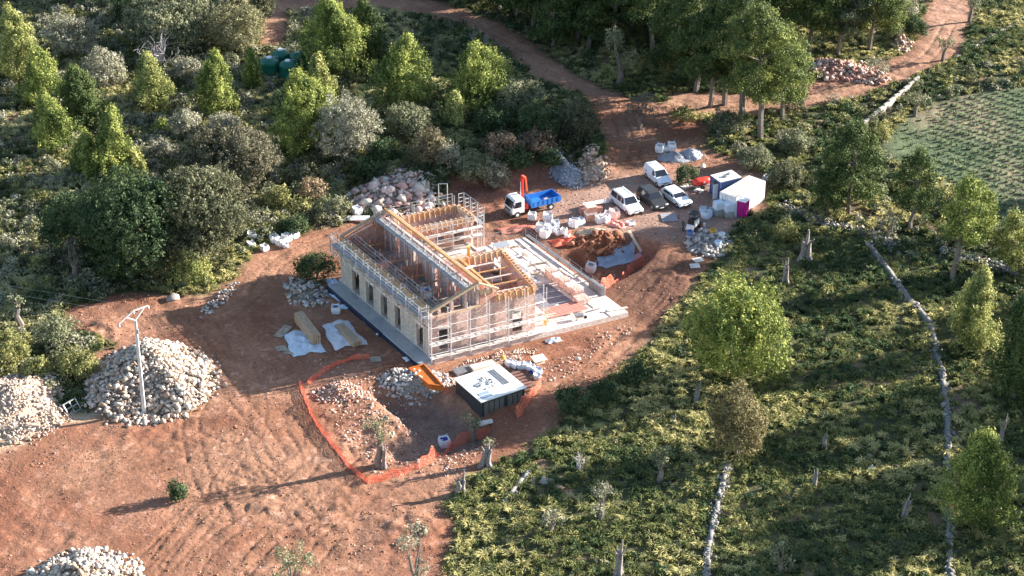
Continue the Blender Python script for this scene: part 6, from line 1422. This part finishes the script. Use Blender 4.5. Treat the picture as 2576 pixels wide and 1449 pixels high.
# ================================================================ orange safety mesh
def net(pl, hgt, label, lean=0.0, seed=1, posts=True, low=None):
    pts = []
    for (a_, b_) in zip(pl[:-1], pl[1:]):
        A = G(*a_); B = G(*b_); n = max(2, int((B-A).length/.10))
        for i in range(n): q = A+(B-A)*(i/n); pts.append(Vector((q.x, q.y, float(hz(q.x, q.y)))))
    q = G(*pl[-1]); pts.append(q); r_ = random.Random(seed); o = pts[0]; root = empty('safety_mesh', o); tag(root, label, 'safety mesh')
    mb = MB(); N_ = len(pts); rows = 13; grid = []
    for i, p in enumerate(pts):
        d = (pts[min(i+1, N_-1)]-pts[max(i-1, 0)]); nn = Vector((-d.y, d.x, 0)).normalized(); s = i*.10
        hh = hgt*(.80+.16*math.sin(s*1.1+seed)+.12*math.sin(s*2.9)+.06*r_.random()); ln = lean*(.6+.4*math.sin(s*.7))+.02*math.sin(s*1.9)
        grid.append([p-o+nn*(ln*(k/(rows-1))**1.2+.05*math.sin(k*2+s*3))+Vector((0, 0, .03+hh*k/(rows-1))) for k in range(rows)])
    up = Vector((0, 0, 1))
    for i in range(N_-1):
        for k in range(rows):
            t = up*(.022 if k in (0, rows-1) else .011); a_, b_ = grid[i][k], grid[i+1][k]; mb.add([a_-t, b_-t, b_+t, a_+t], [(0, 1, 2, 3)])
        d = (grid[i+1][0]-grid[i][0]).normalized()*.014
        for k in range(rows-1): a_, b_ = grid[i][k], grid[i][k+1]; mb.add([a_-d, a_+d, b_+d, b_-d], [(0, 1, 2, 3)])
    mb.obj('net', M_ORA, root)
    if posts:
        for i in range(0, N_, 26): mp = MB(); g = grid[i]; mp.tube([g[0]-up*.2, Vector((g[0].x, g[0].y, g[-1].z+.12))], .025, 5); mp.obj('post', M_DGREY, root)
    return root
net([(751,967),(766,1006),(780,1042),(813,1096),(841,1130),(875,1177),(925,1218)], .6, 'longest stretch of orange mesh, down the left side of the dug slope', lean=.2, seed=2)
net([(925,1218),(969,1208),(1010,1196),(1054,1177)], .45, 'slumped orange mesh at the lowest corner of the enclosure', lean=.8, seed=3)
net([(1054,1180),(1084,1162),(1132,1132),(1180,1110),(1233,1088)], 1.2, 'orange mesh along the bottom right of the enclosure', lean=.3, seed=4)
net([(775,968),(792,955),(834,925),(885,905),(929,901)], .5, 'orange mesh running up towards the building walkway', lean=.2, seed=5)
net([(1303,1057),(1322,1025),(1342,997),(1362,974)], 1.1, 'orange mesh right of the black shed', lean=.5, seed=6)
net([(1516,733),(1545,712),(1575,695),(1600,672),(1624,660)], 1.2, 'orange mesh between the platform and the dark earth curve', lean=.5, seed=7)
# ================================================================ power pole and wires
c = G(363, 1040); root = empty('power_pole', c); tag(root, 'tall slim concrete power pole with an angled steel crossarm on the stone heap', 'power pole')
top = zat(c, 806); xo = (342-363)/ (F/depth(c)) + .0
lean_x = -.0
M_POLE = mat('pole_concrete', (.62,.60,.58), .8, 0, .08, 1)
mb = MB(); mb.beam((0, 0, -.5), (0, 0, top), .26, .30); v0 = mb.v
mb.v = [(x*(1.25-.5*z/top), y*(1.25-.5*z/top), z) for x, y, z in v0]; mb.obj('mast', M_POLE, root)
mb = MB(); tL = Vector((-1.5, -.9, top+.1)); tC = Vector((-.1, 0, top+1.1)); tR = Vector((1.25, .9, top+1.2))
for a_, b_ in ((tL, tC), (tC, tR), (Vector((0, 0, top)), (tL+tC)/2), (Vector((0, 0, top)), (tR+tC*.3)/1.3)): mb.beam(a_, b_, .10, .10)
mb.obj('crossarm', M_POLE, root)
for q in (tL, (tC), tR): mb = MB(); mb.lathe([(.05, -.35), (.13, -.28), (.07, -.2), (.12, -.12), (.05, -.04)], 10, (q.x, q.y, q.z)); mb.obj('insulator', mat('insulator_glass', (.45,.50,.50), .3), root)
mb = MB(); mb.box((.16, -.12, top-1.2), (.2, .2, .5)); mb.obj('junction_box', M_GREY, root)
far = Vector((-46, 74, 12)); M_WIRE = mat('wire', (.35,.34,.34), .5)
for i, q in enumerate((tL, tC, tR)):
    s = c+q-Vector((0, 0, .35)); e1 = s+Vector((-60, 18.5, 5)); e2 = s+Vector((62, -42, 1.5))
    P = []
    for t in np.linspace(0, 1, 15): p_ = s+(e1-s)*t; p_.z -= 3.2*math.sin(t*PI)*.5; P.append(p_-s)
    mb = MB(); mb.tube(P, .012, 4); tag(mb.obj('overhead_wire', M_WIRE, loc=s), ['lowest left wire running from the pole to the upper left', 'middle wire running from the pole to the upper left', 'right wire running from the pole to the upper left'][i], 'wire')
# red and grey frames by the left heap
def frame(u, v, sz, rz, m, label, name, tilt=.5):
    c = G(u, v); root = None; mb = MB(); w_, h_ = sz; M3 = Matrix.Rotation(rz, 3, 'Z')@Matrix.Rotation(tilt, 3, 'X')
    for s in ((0, 0, w_, 0), (w_, 0, w_, h_), (w_, h_, 0, h_), (0, h_, 0, 0), (w_*.5, 0, w_*.5, h_), (0, h_*.5, w_, h_*.5)): mb.beam(M3@Vector((s[0], s[1], .1)), M3@Vector((s[2], s[3], .1)), .09, .09)
    return tag(mb.obj(name, m, loc=c), label, 'scrap metal')
frame(98, 1062, (1.9, 1.5), .2, M_RED, 'dark red steel frame lying at the foot of the left heap', 'steel_scrap', .3)
frame(128, 1066, (.35, 2.0), .4, M_ORA, 'orange steel channel lying right of the dark red frame', 'steel_channel', .1)
frame(172, 1045, (1.6, 1.2), .9, M_GREY, 'thin grey steel frame leaning in the shade of the largest heap', 'steel_scrap', .9)
# ================================================================ water tanks
TG = mat('tank_green', (.01,.13,.085), .4, 0, .08, 1)
for (u, v, s, lb) in [(708,172,1.0,'farthest green water tank of the four'),(751,176,.97,'green water tank at the right of the four'),(679,194,1.05,'tallest looking green water tank at the left front of the four'),(726,200,1.0,'green water tank at the right front, half behind the pine')]:
    c = G(u, v); root = empty('water_tank', c); tag(root, lb, 'water tank'); r0 = 1.22*s; h0 = 2.35*s
    mb = MB(); mb.lathe([(r0*.98, 0), (r0, .1), (r0, .5), (r0*1.015, .55), (r0, .6), (r0, 1.1), (r0*1.015, 1.15), (r0, 1.2), (r0, h0-.5), (r0*1.015, h0-.45), (r0*.98, h0-.05), (r0*.9, h0+.08), (r0*.55, h0+.32), (r0*.33, h0+.40)], 28); mb.obj('barrel', TG, root, smooth=True)
    mb = MB(); mb.lathe([(r0*.32, h0+.38), (r0*.32, h0+.52), (r0*.26, h0+.58)], 18); mb.obj('lid', M_WHITE, root)
    mb = MB(); mb.lathe([(r0*1.02, .38), (r0*1.03, .40), (r0*1.03, .62), (r0*1.02, .64)], 28); mb.obj('band', M_WHITE if v in (194,) else TG, root)
    mb = MB(); mb.tube([(r0*.3, r0*.2, h0+.42), (r0*.9, r0*.5, h0+.35), (r0*1.08, r0*.6, .2)], .05, 6); mb.obj('pipe', M_GREY, root)
# ================================================================ loader and the person beside it
c = G(1745, 574); root = empty('compact_loader', c, R(62)); tag(root, 'compact black and white loader with a slatted side at the yard edge', 'loader')
mb = MB(); mb.hexa([(-1.0,-.42,.35),(.9,-.42,.35),(.9,.42,.35),(-1.0,.42,.35)], [(-.95,-.40,1.5),(.6,-.40,1.25),(.6,.40,1.25),(-.95,.40,1.5)]); mb.obj('body', M_BLACK, root, bevel=.05)
for i in range(4): mb = MB(); mb.beam((-.75+i*.36, -.47, .5), (-.70+i*.36, -.43, 1.4-.05*i), .05, .17); mb.obj('slat', M_WHITE, root)
mb = MB(); mb.hexa([(-1.35,-.5,.3),(-1.0,-.5,.3),(-1.0,.5,.3),(-1.35,.5,.3)], [(-1.25,-.45,.85),(-1.0,-.45,.95),(-1.0,.45,.95),(-1.25,.45,.85)]); mb.obj('front_panel', M_WHITE, root, bevel=.04)
mb = MB()
for x in (-.5, .55):
    for y in (-.38, .38): mb.tube([(x, y, 1.2), (x, y, 2.0)], .035, 6)
mb.box((0, 0, 2.02), (1.25, .9, .06)); mb.obj('canopy', M_BLACK, root)
for s in (-1, 1):
    for x in (-.6, .5): mb = MB(); mb.tube([(x, s*.42, .3), (x, s*.62, .3)], .3, 14); mb.obj('wheel', M_RUB, root)
mb = MB(); mb.hexa([(.95,-.55,.08),(1.5,-.55,.05),(1.5,.55,.05),(.95,.55,.08)], [(1.0,-.55,.6),(1.2,-.55,.5),(1.2,.55,.5),(1.0,.55,.6)]); mb.obj('bucket', M_DGREY, root)
for i, (u, v, m_, lb) in enumerate([(1760, 571, M_RED, 'small red jerrycan right of the loader'), (1772, 570, M_WHITE, 'small white canister right of the loader')]):
    mb = MB(); mb.box((0, 0, .22), (.32, .2, .42)); mb.tube([(-.1, 0, .43), (-.1, 0, .5), (.08, 0, .5), (.08, 0, .43)], .02, 6); tag(mb.obj('jerrycan', m_, loc=G(u, v), bevel=.03), lb, 'canister')
def person(u, v, face, label, tall=1.76):
    c = G(u, v); root = empty('person', c, face); tag(root, label, 'person'); k = tall/1.76
    J = {'pel': (0,0,.95,.16), 'bel': (0,.0,1.1,.155), 'che': (.02,0,1.32,.17), 'nec': (.04,0,1.50,.065), 'hed': (.07,0,1.62,.095), 'top': (.07,0,1.72,.08),
         'ls': (.02,.19,1.40,.075), 'le': (.05,.27,1.14,.055), 'lw': (.25,.24,1.02,.04), 'lh': (.33,.22,1.02,.035), 'rs': (.02,-.19,1.40,.075), 're': (-.03,-.27,1.13,.055), 'rw': (.16,-.27,.93,.04), 'rh': (.22,-.26,.87,.035),
         'lp': (0,.10,.90,.11), 'lk': (.07,.12,.50,.075), 'la': (-.02,.13,.10,.05), 'lt': (.15,.14,.04,.045), 'rp': (0,-.10,.90,.11), 'rk': (.03,-.12,.50,.075), 'ra': (0,-.13,.10,.05), 'rt': (.17,-.14,.04,.045)}
    E_ = [('pel','bel'),('bel','che'),('che','nec'),('nec','hed'),('hed','top'),('che','ls'),('ls','le'),('le','lw'),('lw','lh'),('che','rs'),('rs','re'),('re','rw'),('rw','rh'),('pel','lp'),('lp','lk'),('lk','la'),('la','lt'),('pel','rp'),('rp','rk'),('rk','ra'),('ra','rt')]
    ks = list(J); verts = [(J[q][0]*k, J[q][1]*k, J[q][2]*k) for q in ks]; edges = [(ks.index(a_), ks.index(b_)) for a_, b_ in E_]; rad = [J[q][3] for q in ks]
    for hnd, sy in (('lh', 1), ('rh', -1)):      # five fingers on each hand
        hx_, hy_, hz_ = J[hnd][:3]
        for f_ in range(5):
            o_ = (f_-2)*.017; i0 = len(verts); L_ = [.05,.075,.082,.076,.06][f_]
            verts += [((hx_+.03)*k, (hy_+o_*1.2)*k, (hz_-.005)*k), ((hx_+.03+L_*.8)*k, (hy_+o_*1.5)*k, (hz_-.035)*k)]; rad += [.010, .008]; edges += [(ks.index(hnd), i0), (i0, i0+1)]
    me = bpy.data.meshes.new('body'); me.from_pydata(verts, edges, []); o = link('body', me, None, root)
    sk = o.modifiers.new('skin', 'SKIN'); 
    for i_, sv in enumerate(me.skin_vertices[0].data): sv.radius = (rad[i_]*k, rad[i_]*k); sv.use_root = (i_ == 0)
    ss = o.modifiers.new('sub', 'SUBSURF'); ss.levels = 1; ss.render_levels = 1
    m, N, L, b_ = new_mat('work_clothes'); tc = N.new('ShaderNodeTexCoord'); sx = N.new('ShaderNodeSeparateXYZ'); L.new(tc.outputs['Object'], sx.inputs[0])
    rp = N.new('ShaderNodeValToRGB'); rp.color_ramp.interpolation = 'CONSTANT'; dv = N.new('ShaderNodeMath'); dv.operation = 'DIVIDE'; dv.inputs[1].default_value = 1.8*k; L.new(sx.outputs[2], dv.inputs[0]); L.new(dv.outputs[0], rp.inputs[0])
    el = rp.color_ramp.elements; el[0].position = 0; el[0].color = (.03,.025,.02,1); el[1].position = .08; el[1].color = (.035,.04,.055,1)
    for p_, c_ in ((.54, (.05,.05,.06,1)), (.835, (.42,.24,.17,1))): e_ = el.new(p_); e_.color = c_
    L.new(rp.outputs[0], b_.inputs['Base Color']); b_.inputs['Roughness'].default_value = .8; me.materials.append(m)
    mb = MB(); mb.lathe([(.108, 1.655*k), (.11, 1.70*k), (.085, 1.755*k), (.03, 1.785*k)], 12, (.06, 0, 0)); mb.obj('cap', M_OWOOD, root, smooth=True)
    mb = MB(); mb.box((.163, 0, 1.625*k), (.03, .025, .045)); mb.box((.155, .035, 1.65*k), (.015, .02, .012)); mb.box((.155, -.035, 1.65*k), (.015, .02, .012)); mb.box((.155, 0, 1.585*k), (.012, .05, .012)); mb.obj('face', mat('skin', (.40,.22,.16), .6), root)
    return root
person(1717, 582, R(10), 'person in dark work clothes and a pale cap standing left of the loader, facing it')
# loose paving pieces and barrels near the debris heap
for (u, v, m_, lb) in [(1735,592, mat('tub_blue', (.12,.20,.42), .5), 'blue tub on the debris heap'), (1793,588, M_YEL, 'yellow tub on the debris heap'), (1815,598, M_WHITE, 'white sack at the right edge of the debris heap'), (1806,618, BLUEISH, 'pale blue sack at the lower right edge of the debris heap')]:
    mb = MB(); mb.lathe([(.3, 0), (.38, .3), (.40, .6), (.36, .62), (.33, .3)], 14); tag(mb.obj('tub', m_, loc=G(u, v, .3)), lb, 'tub')
cloth(2196, 1183, .9, .7, 'lone white plastic sack in the shaded grass at right', M_BAG, name='plastic_sack', hgt=.6, seed=21, cat='sack')
cloth(1650, 866, .35, .5, 'tiny white plastic scrap left of the lone pine', M_BAG, name='plastic_scrap', hgt=.3, seed=22, cat='scrap')
